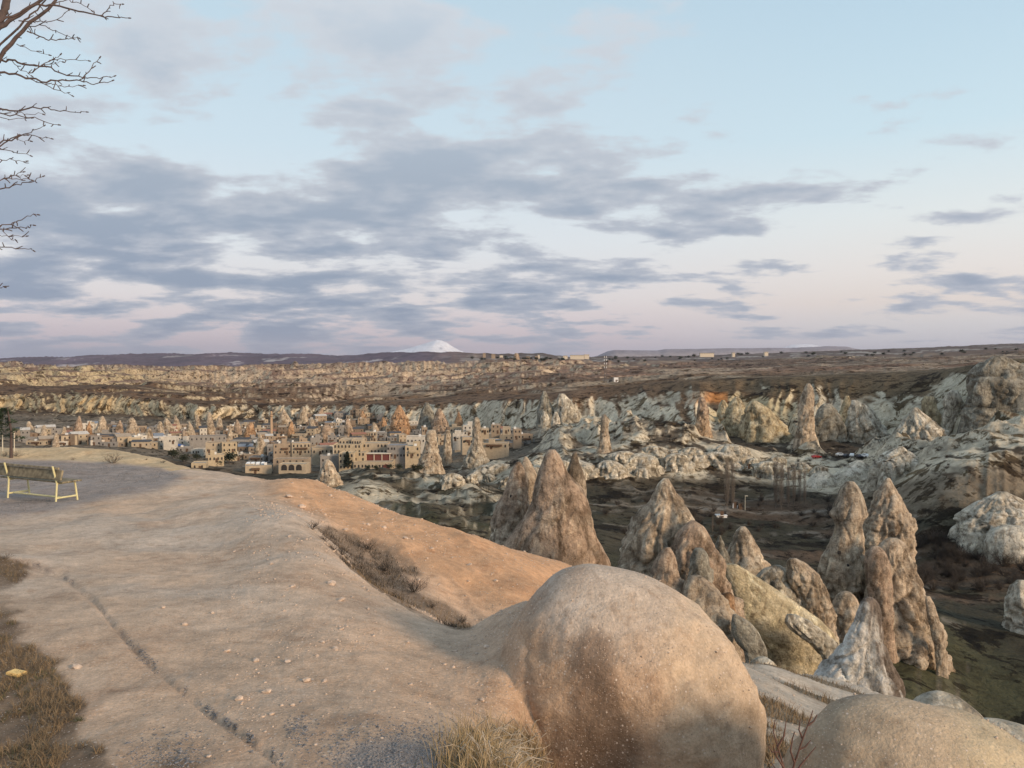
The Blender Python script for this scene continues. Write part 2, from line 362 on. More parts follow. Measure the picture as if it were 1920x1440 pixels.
# normals -> slope
def grid_slope(X, Y, Z):
    du = np.stack([np.gradient(X, axis=1), np.gradient(Y, axis=1), np.gradient(Z, axis=1)], -1)
    dv = np.stack([np.gradient(X, axis=0), np.gradient(Y, axis=0), np.gradient(Z, axis=0)], -1)
    n = np.cross(du, dv); n /= np.linalg.norm(n, axis=-1, keepdims=True) + 1e-9
    return 1 - np.abs(n[..., 2])
SL = grid_slope(X, Y, Zt)
def lerp(a, b, t): return a + (b - a) * t[..., None]
def C(r, g, b): return np.array([r, g, b], float)
def land_colour():
    n1 = fbm2(X / 14, Y / 22, 4, 201); n2 = fbm2(X / 60, Y / 110, 4, 205); n3 = fbm2(X / 4, Y / 7, 3, 209)
    flat = np.zeros(X.shape + (3,)); rock = np.zeros_like(flat)
    right = sstep(1050, 1500, PXG); rr = sstep(1500, 1850, PXG); left = 1 - sstep(150, 620, PXG)
    # ground cover
    flat[:] = C(.105, .072, .045)
    flat = lerp(flat, C(.052, .046, .030), (1 - sstep(2.6, 3.4, T)) * 1.0)                # near valley: dark scrub
    flat = lerp(flat, C(.060, .046, .032), bump_t(3, 4, 6.2, 7) * right)                  # amphitheatre floor
    flat = lerp(flat, C(.17, .135, .098), bump_t(2.8, 3.4, 6.0, 6.8) * (1 - right))        # town lanes
    flat = lerp(flat, C(.155, .094, .055), bump_t(7.5, 8.1, 9.5, 10.4))                    # plateau edge
    flat = lerp(flat, C(.125, .090, .052), bump_t(7.5, 8.1, 9.5, 10.4) * right)
    flat = lerp(flat, C(.235, .145, .100), sstep(9.2, 10.2, T))                           # red-brown fields
    flat = lerp(flat, C(.150, .102, .074), sstep(9.6, 11.0, T) * right)
    fld = sstep(-.05, .12, fbm2(X / 45 + Y / 160, Y / 18, 3, 241)); near = 1 - sstep(2.7, 3.2, T)
    flat = lerp(flat, C(.125, .080, .052), fld * near * bump_t(1.2, 1.7, 2.7, 3.1) * right * .75)            # ploughed red-brown strips
    flat = lerp(flat, C(.062, .060, .028), near * (1 - sstep(1.2, 2.0, T)) * sstep(-.1, .3, n2) * .7)        # thin winter grass
    pth = np.exp(-((Y - 262 - 14 * np.sin(X / 40)) / 1.6) ** 2) + .7 * np.exp(-((Y - 300 - 9 * np.sin(X / 31 + 2)) / 1.2) ** 2)
    flat = lerp(flat, C(.24, .205, .165), np.clip(pth, 0, 1) * near * .8 * sstep(1000, 1150, PXG))
    flat = lerp(flat, C(.21, .18, .145), sstep(.34, .5, fbm2(X / 9, Y / 5, 4, 245)) * near * .6)
    flat *= (1 + .40 * n2 + .30 * n1)[..., None]
    # rock
    rock[:] = C(.56, .48, .355)
    rock = lerp(rock, C(.45, .41, .31), rr * bump_t(4.6, 5.4, 9, 10))
    rock = lerp(rock, C(.47, .385, .235), bump_t(4.5, 5.2, 7.6, 8.6) * sstep(1290, 1360, PXG) * (1 - sstep(1450, 1540, PXG)))
    rock = lerp(rock, C(.50, .38, .26), sstep(8.2, 9.2, T) * (1 - right))
    rock = lerp(rock, C(.50, .39, .235), left * sstep(6.2, 7.2, T) * (1 - sstep(11, 12, T)))
    rock *= (1 + .22 * n1 + .16 * n2)[..., None]
    thr = .16 + .10 * n1 + .06 * n3
    thr = thr - .09 * sstep(8.5, 9.5, T) * leftness + .05 * right * sstep(8.0, 8.8, T)
    thr = thr - .07 * bump_t(5.6, 6.2, 7.6, 8.2)
    m = sstep(thr - .04, thr + .07, SL)
    m *= 1 - .85 * (1 - sstep(2.4, 3.0, T)) * (1 - hill)                                   # valley floor: little rock
    m = np.maximum(m * (1 - .5 * hill), hill * .8 * sstep(-.05, .30, .5 * n1 + .5 * n3 + .8 * fbm2(X / 34 + Y / 50, Y / 15, 4, 207)))
    flat = lerp(flat, C(.135, .105, .068) , hill * sstep(-.3, .3, fbm2(X / 5, Y / 8, 4, 208)) * .8)
    m = np.maximum(m, bump_t(2.9, 3.2, 4.0, 4.4) * sstep(800, 980, PXG) * sstep(-.10, .10, n1 + .6 * n3 + .15))
    m = np.maximum(m, spur * sstep(-.5, .1, n1 + .5 * n3) * .9)
    m = np.maximum(m, sstep(.16, .36, fbm2(X / 120, Y / 70, 5, 251) + .15 * n2) * .6 * bump_t(8.3, 9.2, 13.2, 14.0) * (1 - .5 * right))
    m *= 1 - .8 * sstep(1540, 1640, PXG) * (1 - sstep(3.35, 3.75, T + .25 * n1)) * sstep(2.2, 2.6, T)
    c = lerp(flat, rock, m)
    # orange layer under the plateau edge
    o = bump_t(7.45, 7.6, 7.78, 7.95) * sstep(.0, .12, fbm2(PXG / 30, PXG * 0, 2, 221) + .12)
    o *= np.exp(-((PXG - 1345) / 45) ** 2) + .6 * np.exp(-((PXG - 1010) / 60) ** 2)
    c = lerp(c, C(.42, .17, .05), np.clip(o, 0, 1) * .9)
    # far purple-brown hill with small pale patches
    f = sstep(12.6, 13.2, T) * (1 - sstep(780, 960, PXG))
    fc = np.zeros_like(c); fc[:] = C(.115, .085, .105); fc *= (1 + .3 * fbm2(X / 260, Y / 900, 4, 231))[..., None]
    pt = sstep(.36, .5, fbm2(X / 190, Y / 420, 4, 235)) * bump_t(12.7, 13.1, 13.6, 13.9)
    fc = lerp(fc, C(.42, .37, .36), pt * .8)
    c = lerp(c, fc, f)
    fr_ = sstep(12.2, 13.2, T) * (sstep(780, 960, PXG))
    fc2 = np.zeros_like(c); fc2[:] = C(.105, .075, .062); fc2 *= (1 + .35 * fbm2(X / 150, Y / 500, 4, 237))[..., None]
    pt2 = sstep(.20, .34, fbm2(X / 70, Y / 260, 4, 239)) * bump_t(12.0, 12.5, 13.4, 13.8)
    fc2 = lerp(fc2, C(.33, .30, .27), pt2 * .8)
    c = lerp(c, fc2, fr_)
    return np.clip(c, .01, .8)
LC = land_colour()
cut = int(np.searchsorted(TS, 12.5))
def add_land(name, a, b, mat, label):
    me = grid_mesh(name, X[a:b], Y[a:b], Zt[a:b], mat, LC[a:b])
    o = link(bpy.data.objects.new(name, me)); tag(o, label, 'terrain', kind='structure'); return o
valley = add_land('valley_terrain', 0, cut + 1, M_LAND, 'eroded valley and plateau land with pale cliffs and brown scrub')
plain = add_land('far_hills', cut, len(TS), M_FAR, 'distant purple brown hills along the horizon')
from mathutils.bvhtree import BVHTree
bpy.context.view_layer.update()
_dg = bpy.context.evaluated_depsgraph_get()
BV_V = BVHTree.FromObject(valley, _dg); BV_P = BVHTree.FromObject(plain, _dg)
def ground(x, y, default=-50.0):
    loc, nor, idx, dist = BV_V.ray_cast(Vector((x, y, 2000)), Vector((0, 0, -1)))
    return loc.z if loc is not None else default
def vray(px, py, dmax=4000):
    return BV_V.ray_cast(Vector((0, 0, 0)), PV(px, py, 1.0).normalized(), dmax)[0]

# ------------------------------------------------------------------ mesa and snow mountains
def range_mesh(name, prof, d, thick, mat, colf, label, nx=260, ny=40, rough=.0, seed=0):
    """a mountain seen side-on: crest heights follow prof (px, py); it falls to the plain in front and behind"""
    px = np.linspace(prof[0][0], prof[-1][0], nx); py = np.interp(px, [p[0] for p in prof], [p[1] for p in prof])
    crest = np.array([zof(v, d) for v in py]); x = (px - 960) / FPX * d
    v = np.linspace(-1, 1, ny)
    XX = np.repeat(x[None], ny, 0); YY = d + np.repeat(v[:, None], nx, 1) * thick
    fall = 1 - np.abs(v) ** 1.15
    base = -300.0
    ZZ = base + (crest[None] - base) * fall[:, None]
    amp = (crest[None] - base) * rough
    ZZ += amp * rid2(XX / (thick * .35), YY / (thick * .5), 4, seed) * (1 - np.abs(v)[:, None]) * .5 - amp * .25 * (np.abs(v)[:, None] < .2)
    col = colf(XX, YY, ZZ, crest[None] - ZZ)
    me = grid_mesh(name, XX, YY, ZZ, mat, col)
    o = link(bpy.data.objects.new(name, me)); tag(o, label, 'mountain', kind='structure'); return o
def snow(XX, YY, ZZ, dep):
    n = rid2(XX / 900, YY / 1400, 4, 301); s = sstep(-.55, -.1, n + (ZZ - 900) / 2200)
    c = np.zeros(XX.shape + (3,)); c[:] = C(.16, .17, .22); return lerp(c, C(.86, .84, .86), s)
range_mesh('snow_mountain', [(560, 700), (640, 682), (715, 664), (745, 657), (770, 651), (790, 644), (803, 640), (812, 637.5), (820, 636), (828, 638), (838, 642), (848, 648), (862, 655), (880, 662), (905, 669), (960, 684), (1010, 700)], 55000, 9000, M_FAR, snow,
           'broad snow covered volcano rising above the far hills', 300, 60, .10, 5)
range_mesh('snow_mountain', [(1400, 680), (1455, 655), (1490, 645.5), (1515, 644.5), (1550, 650), (1600, 664), (1660, 690)], 70000, 8000, M_FAR, snow,
           'faint white snowy summit peeping over the flat topped mesa', 120, 40, .04, 9)
def mesac(XX, YY, ZZ, dep):
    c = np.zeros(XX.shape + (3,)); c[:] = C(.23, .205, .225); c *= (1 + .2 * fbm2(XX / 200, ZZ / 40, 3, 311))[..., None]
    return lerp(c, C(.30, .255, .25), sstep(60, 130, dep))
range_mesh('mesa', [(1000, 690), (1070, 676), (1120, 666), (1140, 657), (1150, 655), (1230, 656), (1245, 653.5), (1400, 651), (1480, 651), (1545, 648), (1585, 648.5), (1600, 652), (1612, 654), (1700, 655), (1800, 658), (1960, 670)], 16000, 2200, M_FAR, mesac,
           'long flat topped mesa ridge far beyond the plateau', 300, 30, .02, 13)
# ------------------------------------------------------------------ foreground: sandy slope, gravel terrace, gully, orange ridges
M_FORE = earth_mat('sandy_tuff', [.9, 6.0, 45.0], amt=.19, bump=.85, bscale=30.0, bdist=.03,
                   speck=[(24, .12, .26, (.64, .52, .42, .74)), (62, .14, .30, (.62, .50, .41, .66)), (48, .10, .22, (.13, .10, .085, .90))], patch=[(.8, .50, .68, (.84, .78, .74)), (4.5, .54, .70, (.82, .77, .73))])
# ------------------------------------------------------------------ rock builder
M_ROCK = earth_mat('tuff_rock', [.22, .9, 4.0], amt=.24, bump=1.0, bscale=.8, bdist=.9, patch=[(.32, .50, .60, (.52, .50, .48)), (1.1, .52, .62, (.60, .57, .54)), (.5, .56, .64, (1.45, 1.5, 1.5))], vstretch=.55)
PAL = {'brown': ((.40, .285, .20), (.50, .41, .31), (.21, .165, .125)),
       'tan':   ((.45, .35, .25), (.55, .47, .36), (.235, .195, .15)),
       'pale':  ((.54, .48, .38), (.64, .58, .48), (.16, .135, .10)),
       'yellow': ((.47, .385, .245), (.52, .45, .32), (.20, .16, .10)),
       'grey':  ((.285, .26, .21), (.38, .35, .28), (.15, .135, .105)),
       'ochre': ((.46, .27, .15), (.50, .35, .22), (.24, .16, .10))}
def rock_mesh(name, d, out, nth=44, nlv=40, dr=.85, amp=.12, flute=.05, nfl=7, pal='brown', seed=0, sink=4.0, lean=0.0, mat=None, dark=.35, capdark=.0, strata=.0, groove=None, light=.5, basepal=None, colf=None, fine=.03, knob=.0):
    out = sorted(out); ys = np.array([o[0] for o in out], float); xl = np.array([o[1] for o in out], float); xr = np.array([o[2] for o in out], float)
    q = np.linspace(0, 1, nlv) ** .85
    py = ys[0] + (ys[-1] - ys[0]) * q
    def sm(v):
        r = np.interp(py, ys, v); p = np.pad(r, 1, mode='edge'); return .25 * p[:-2] + .5 * r + .25 * p[2:]
    L_, R_ = sm(xl), sm(xr); L_[0], R_[0] = xl[0], xr[0]
    s = d / FPX
    cx = ((L_ + R_) / 2 - 960) * s; rx = np.maximum((R_ - L_) / 2, .05) * s
    zz = np.array([zof(v, d) for v in py]); Hh = zz[0] - zz[-1]
    th = np.linspace(0, 2 * math.pi, nth, endpoint=False)
    ct, sn = np.cos(th)[None], np.sin(th)[None]
    size = max(rx.max(), Hh * .25)
    zr = (zz[:, None] / size) * 1.4
    nz = fbm3(ct * 1.3 + seed * 7.1, sn * 1.3 + 3.3, zr, 4, seed)
    nf = fbm3(ct * 3.4 + seed * 3.7, sn * 3.4, zr * 3.2, 3, seed + 50)
    fl = 1 - 2 * np.abs(vn3(ct * nfl * .5 + 9.2 + 0 * zr, sn * nfl * .5 + seed + 0 * zr, zr * .7, seed + 70))
    k = 1 + amp * nz * 1.6 + flute * (fl - .2) + fine * nf * 1.5
    if strata: k = k + strata * vn2(zz[:, None] / size * 9 + .4 * nz, 0 * zr + seed, seed + 90)
    if knob: k = k + knob * np.maximum(0, fbm3(ct * 2.2, sn * 2.2 + seed, zr * 2.2, 2, seed + 33))
    if groove:
        for (a0, wd, dep, t0, t1) in groove:
            da = (th[None] - math.radians(a0) + math.pi) % (2 * math.pi) - math.pi
            tt = q[:, None]; k = k - dep * np.exp(-(da / wd) ** 2) * sstep(t0 - .08, t0 + .08, tt) * (1 - sstep(t1 - .08, t1 + .08, tt))
    top = np.minimum(1, np.linspace(0, 1, nlv) * 8)[:, None]; k = 1 + (k - 1) * top
    XX = cx[:, None] + rx[:, None] * ct * k
    YY = d + lean * (zz - zz[-1])[:, None] + rx[:, None] * dr * sn * k
    ZZ = np.repeat(zz[:, None], nth, 1) + .35 * amp * nf * rx[:, None] * top
    # weathering: bend, bulge and crack the body in space
    wv = size * .9; sd3 = seed * 13.7
    tp = top * 1.0
    if fine > .01:
        dx = fbm3(XX / wv + sd3, YY / wv, ZZ / wv, 3, 600); dy = fbm3(XX / wv, YY / wv + sd3, ZZ / wv, 3, 640)
        wf = min(1.0, fine / .03)
        wa = wv * .50; F1, F2, cid = worley3(XX / wa + .5 * dx + sd3, YY / wa + .5 * dy, ZZ / (wa * 2.0), 660 + seed)
        e1 = F2 - F1; G1, G2, cid2 = worley3(XX / (wa * .38) + dx, YY / (wa * .38) + sd3, ZZ / (wa * .62), 700 + seed); e2 = G2 - G1
        crk = np.exp(-(e1 / .09) ** 2) + .5 * np.exp(-(e2 / .12) ** 2) * (cid2 > .35)
        g1 = .9 * (cid - .5) + .9 * np.minimum(e1, .5) + .35 * (cid2 - .5) + .25 * np.minimum(e2, .4) - .3
        crk = np.clip(crk, 0, 1)
        rad = np.minimum(rx[:, None], size)
        XX = XX + tp * amp * 1.6 * rad * dx; YY = YY + tp * amp * 2.2 * rad * dy
        rr_ = tp * rad * wf * (.15 * g1 - .085 * crk)
        XX = XX + rr_ * ct; YY = YY + rr_ * sn; ZZ = ZZ + tp * rad * .04 * g1 * wf
    else: crk = np.zeros_like(XX)
    if mat is not None:
        mc = .020 * fbm3(XX / .12, YY / .12, ZZ / .12, 3, 690) + .06 * fbm3(XX / .42, YY / .42, ZZ / .5, 3, 695) - .035 * np.clip(fbm3(XX / .16, YY / .16, ZZ / .2, 2, 698) - .35, 0, 1); XX = XX + tp * mc * ct; YY = YY + tp * mc * sn; ZZ = ZZ + tp * mc * .6
    # skirt into the ground
    if d > 40:
        gz_ = [ground(float(a_), float(b_), -60.0) for a_, b_ in zip(XX[-1][::4], YY[-1][::4])]
        sink = max(sink, float(ZZ[-1].max()) - min(gz_) + 1.5) if d < 1500 else sink
    fl_ = 1.05 + .22 * min(1.5, sink / max(rx[-1], .1))
    XX = np.vstack([XX, (cx[-1] + (XX[-1] - cx[-1]) * fl_)[None]]); YY = np.vstack([YY, (d + (YY[-1] - d) * fl_)[None]]); ZZ = np.vstack([ZZ, ZZ[-1][None] - sink])
    a, b, e = [np.array(c_) for c_ in PAL[pal]]
    u = (1 - q)[:, None]
    n1 = np.vstack([nz, nz[-1:]]); n2 = np.vstack([nf, nf[-1:]]); f2 = np.vstack([fl, fl[-1:]]); uu = np.vstack([u, u[-1:]]) + 0 * n1
    c = np.zeros(XX.shape + (3,)); c[:] = a
    c = lerp(c, b, sstep(-.1, .45, n2 + .5 * n1) * light)
    if basepal: c = lerp(c, np.array(PAL[basepal][1]), sstep(.62, .25, uu + .18 * n1) * .9 if False else (1 - sstep(.30, .62, uu + .25 * n1)) * .9)
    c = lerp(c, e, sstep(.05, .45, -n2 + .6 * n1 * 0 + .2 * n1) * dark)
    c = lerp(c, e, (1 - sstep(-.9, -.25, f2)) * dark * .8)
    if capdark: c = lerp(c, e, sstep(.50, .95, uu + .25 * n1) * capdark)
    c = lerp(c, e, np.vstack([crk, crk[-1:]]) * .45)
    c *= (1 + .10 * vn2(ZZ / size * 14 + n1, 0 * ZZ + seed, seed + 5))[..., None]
    if colf is not None: c = colf(c, XX, YY, ZZ, uu, n1, n2)
    nr = XX.shape[0]
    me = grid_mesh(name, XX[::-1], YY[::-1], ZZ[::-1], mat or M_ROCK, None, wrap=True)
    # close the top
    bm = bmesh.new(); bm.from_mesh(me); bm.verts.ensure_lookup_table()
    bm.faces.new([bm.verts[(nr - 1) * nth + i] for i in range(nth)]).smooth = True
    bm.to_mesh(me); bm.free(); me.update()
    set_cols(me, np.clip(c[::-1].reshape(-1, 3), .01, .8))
    return me
def recentre(me, base):
    """move a mesh so that its object origin can stand at base"""
    co = np.empty(len(me.vertices) * 3, np.float32); me.vertices.foreach_get('co', co); co = co.reshape(-1, 3) - np.array(base, np.float32)
    me.vertices.foreach_set('co', co.ravel()); me.update()
def rock(name, label, cat, d, out, group=None, parent=None, **k):
    if 150 < d < 700:
        b = max(out); q_ = vray((b[1] + b[2]) / 2, b[0] - 3, 1200)
        if q_ is not None and .78 < q_.y / d < 1.25: d = q_.y
    me = rock_mesh(name, d, out, **k)
    o = bpy.data.objects.new(name, me); link(o)
    b = max(out); base = PV((b[1] + b[2]) / 2, b[0], d)
    if parent is None:
        recentre(me, base); o.location = base; tag(o, label, cat, group)
    else:
        recentre(me, parent.location); o.parent = parent
    return o

# the big rounded boulder at the end of the ridge
DOME = [(1061, 1086, 1128), (1066, 1064, 1156), (1074, 1046, 1188), (1086, 1030, 1226), (1110, 1008, 1268), (1142, 985, 1312), (1185, 962, 1354), (1227, 948, 1388), (1270, 940, 1412), (1330, 935, 1425), (1380, 932, 1425), (1440, 930, 1421), (1520, 930, 1424), (1620, 930, 1430)]
DOME_D = 7.5
def domecol(c, XX, YY, ZZ, u, n1, n2):
    px, py = proj(XX, YY, ZZ)
    n = fbm3(XX / .35, YY / .35, ZZ / .35, 4, 501); m = fbm3(XX / .9, YY / .9, ZZ / .9, 3, 503)
    c = np.zeros_like(c); c[:] = C(.46, .315, .21)
    c = lerp(c, C(.48, .39, .31), sstep(.72, .97, u + .12 * m))
    c = lerp(c, C(.54, .42, .30), sstep(1190, 1330, px + 120 * n) * sstep(.1, .3, u) * .7)
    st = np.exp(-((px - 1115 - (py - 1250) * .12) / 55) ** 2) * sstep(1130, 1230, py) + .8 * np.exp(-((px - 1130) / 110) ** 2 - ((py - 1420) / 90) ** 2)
    c = lerp(c, C(.17, .115, .08), np.clip(sstep(.25, .9, st + .35 * n), 0, 1) * .8)  # darker brown down the left front, spreading near the base
    n4 = fbm3(XX / .07, YY / .07, ZZ / .07, 3, 507); c = lerp(c, C(.24, .17, .12), sstep(.22, .5, n4 + .3 * n) * .45); return c * (1 + .20 * n + .14 * m + .12 * n4)[..., None]
rock('rounded_boulder', 'large smooth orange tuff dome with dark left side at the end of the sandy ridge', 'rock', DOME_D, DOME,
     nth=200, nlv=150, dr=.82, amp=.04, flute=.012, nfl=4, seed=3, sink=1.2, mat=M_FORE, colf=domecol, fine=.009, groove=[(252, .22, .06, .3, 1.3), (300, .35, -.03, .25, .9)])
bpy.context.view_layer.update()
_dome = bpy.data.objects['rounded_boulder']
class _BV:
    t = BVHTree.FromObject(_dome, bpy.context.evaluated_depsgraph_get()); o = _dome.location.copy()
    def ray_cast(s, p, d):
        q = s.t.ray_cast(p - s.o, d); return (q[0] + s.o if q[0] is not None else None,)
BV_D = _BV()
FX = [-450, 0, 200, 300, 345, 400, 550, 700, 800, 870, 960, 1060, 1130, 1210, 1340, 1440, 1550, 1700, 1920, 2350]
FS = {
 -450: [(.5, Z(-1.62)), (2.2, Z(-1.72)), (4.4, 1430), (8.5, 1120), (17, 940), (24, 880), (29, 862), (31.5, 836), (44, Z(-7)), (75, Z(-60))],
 0:    [(.5, Z(-1.62)), (2.2, Z(-1.80)), (4.4, 1440), (8.5, 1130), (17, 957), (24, 892), (29, 863), (31.5, 837), (44, Z(-7)), (75, Z(-60))],
 200:  [(.5, Z(-1.62)), (2.2, Z(-1.85)), (4.3, 1440), (8, 1152), (16, 968), (23, 896), (28.5, 864), (31, 842), (42, Z(-7)), (70, Z(-60))],
 300:  [(.5, Z(-1.62)), (2.2, Z(-1.85)), (4.3, 1440), (8, 1158), (16, 968), (22, 903), (26.5, 874), (29, 861), (38, Z(-7)), (66, Z(-60))],
 345:  [(.5, Z(-1.62)), (2.2, Z(-1.87)), (4.3, 1440), (8, 1160), (15.5, 970), (21, 908), (25, 884), (27, 879), (36, Z(-7)), (64, Z(-60))],
 400:  [(.5, Z(-1.62)), (2.2, Z(-1.88)), (4.3, 1440), (8, 1162), (15, 975), (19.5, 917), (23.5, 891), (26, 889), (34, Z(-7)), (62, Z(-60))],
 550:  [(.5, Z(-1.62)), (2.2, Z(-1.90)), (4.3, 1440), (7.5, 1185), (13.6, 978), (17, 957), (22, 903), (24.5, 906), (32, Z(-8)), (60, Z(-60))],
 700:  [(.5, Z(-1.62)), (2.2, Z(-1.92)), (4.3, 1440), (7, 1232), (10.5, 1106), (14.5, 1078), (20, 957), (23, 968), (30, Z(-9)), (60, Z(-60))],
 800:  [(.5, Z(-1.62)), (2.2, Z(-1.95)), (4.3, 1450), (6.5, 1292), (9.1, 1166), (13.4, 1126), (19, 994), (23, 998), (30, Z(-10)), (60, Z(-60))],
 870:  [(.5, Z(-1.62)), (2.2, Z(-1.98)), (4.3, 1460), (6.1, 1330), (8.7, 1190), (13, 1180), (18.4, 1022), (23, 1014), (30, Z(-11)), (60, Z(-60))],
 960:  [(.5, Z(-1.62)), (2.2, Z(-2.0)), (4.3, 1475), (6.1, 1395), (8.4, 1132), (12.5, 1205), (17.5, 1063), (23.5, 1041), (31, Z(-11)), (60, Z(-60))],
 1060: [(.5, Z(-1.62)), (2.2, Z(-2.05)), (4.3, 1570), (6.3, 1570), (8.1, 1120), (12, 1260), (17, 1115), (24, 1056), (31, Z(-12)), (60, Z(-60))],
 1130: [(.5, Z(-1.62)), (2.2, Z(-2.1)), (4.3, 1640), (6.2, 1680), (8.0, 1200), (12, 1290), (17, 1180), (24, 1085), (32, Z(-12.5)), (61, Z(-60))],
 1210: [(.5, Z(-1.62)), (2.2, Z(-2.2)), (4.4, 1640), (5.9, 1660), (8.0, 1230), (12, 1330), (17, 1250), (24, 1120), (33, Z(-13)), (62, Z(-60))],
 1340: [(.5, Z(-1.62)), (2.2, Z(-2.5)), (4.6, 1640), (7.0, 1600), (9.5, 1500), (14, 1400), (20, 1290), (30, 1235), (44, Z(-19)), (70, Z(-60))],
 1440: [(.5, Z(-1.62)), (2.2, Z(-2.7)), (4.8, 1700), (8, 1560), (12, 1450), (17, 1360), (24, 1290), (36, 1247), (56, Z(-24)), (76, Z(-60))],
 1550: [(.5, Z(-1.62)), (2.2, Z(-2.7)), (4.8, 1700), (8, 1560), (12, 1460), (18, 1380), (27, 1312), (42, 1272), (62, Z(-30)), (84, Z(-60))],
 1700: [(.5, Z(-1.62)), (2.2, Z(-2.7)), (4.8, 1700), (8, 1560), (12, 1480), (18, 1400), (27, 1350), (40, 1318), (56, Z(-30)), (80, Z(-60))],
 1920: [(.5, Z(-1.62)), (2.2, Z(-2.7)), (4.8, 1700), (8, 1600), (12, 1520), (18, 1450), (25, 1420), (34, 1405), (50, Z(-32)), (76, Z(-60))],
 2350: [(.5, Z(-1.62)), (2.2, Z(-2.7)), (4.8, 1700), (8, 1600), (12, 1520), (18, 1450), (25, 1420), (34, 1405), (50, Z(-32)), (76, Z(-60))],
}
NF = 900
FPXC = np.linspace(-450, 2350, NF)
fD, fH = stations(FS, FX, FPXC, 9)
FD, FT = pchip_rows(fD, [10, 22, 50, 60, 52, 46, 34, 26, 12]); FH, _ = pchip_rows(fH, [10, 22, 50, 60, 52, 46, 34, 26, 12])
fA = (FPXC - 960) / FPX
fPXc0 = np.repeat(FPXC[None], len(FT), 0)
fX = fA[None] * FD; fY = FD.copy(); fZ = FH.copy(); fT = np.repeat(FT[:, None], NF, 1)
fZ += sstep(1.2, 2.2, fT) * (.10 * fbm2(fX / 1.9, fY / 2.4, 3, 401) * np.clip(fY / 9, .3, 1.6) + .016 * fbm2(fX / .28, fY / .34, 4, 403) + .006 * rid2(fX / .09, fY / .1, 2, 405))
# erosion rills down the orange ridge and the drop behind
fZ += sstep(4.6, 5.4, fT) * (1 - sstep(6.9, 7.4, fT)) * sstep(480, 620, FPXC)[None] * .11 * rid2(fX / 1.1 + fY / 3.0, fY / 9, 3, 407)
_px0, _py0 = proj(fX, fY, fZ)
_ry = np.interp(_px0, [40, 55, 120, 180, 212, 250, 292, 330, 388, 445, 520, 560], [1051, 1057, 1084, 1130, 1172, 1216, 1256, 1286, 1336, 1372, 1428, 1450])
fZ -= np.where((_px0 > 40) & (_px0 < 560), .03 * np.exp(-((_py0 - _ry) / 7) ** 2), 0)
# the ridge runs up into the big rounded boulder
_reg = (fPXc0 > 860) & (fPXc0 < 1500) & (fY > 4.6) & (fY < 10.2)
_hd = np.full_like(fX, -40.0); _h0 = []
for _x, _y in zip(fX[_reg], fY[_reg]):
    _p = BV_D.ray_cast(Vector((float(_x), float(_y), 50)), Vector((0, 0, -1)))[0]; _h0.append(_p.z if _p is not None else -40.0)
_hd[_reg] = _h0
_hd = np.where(_hd < -30, fZ - 1.2, _hd)
for _ in range(3):
    _q = np.pad(_hd, 1, mode='edge'); _hd = np.where(_reg, sum(_q[i:i + _hd.shape[0], j:j + _hd.shape[1]] for i in range(3) for j in range(3)) / 9, _hd)
_k = .50; _w = np.clip(.5 + .5 * (_hd - fZ) / _k, 0, 1)
_w *= 1 - sstep(955, 1050, fPXc0) * (1 - sstep(7.1, 7.7, fY))
fZ = np.where(_reg, fZ * (1 - _w) + _hd * _w + _k * _w * (1 - _w) - .016 * sstep(.80, 1.0, _w) - .3 * sstep(.6, 1.0, _hd - fZ) * (_w > .5), fZ)
fPX, fPY = proj(fX, fY, fZ)
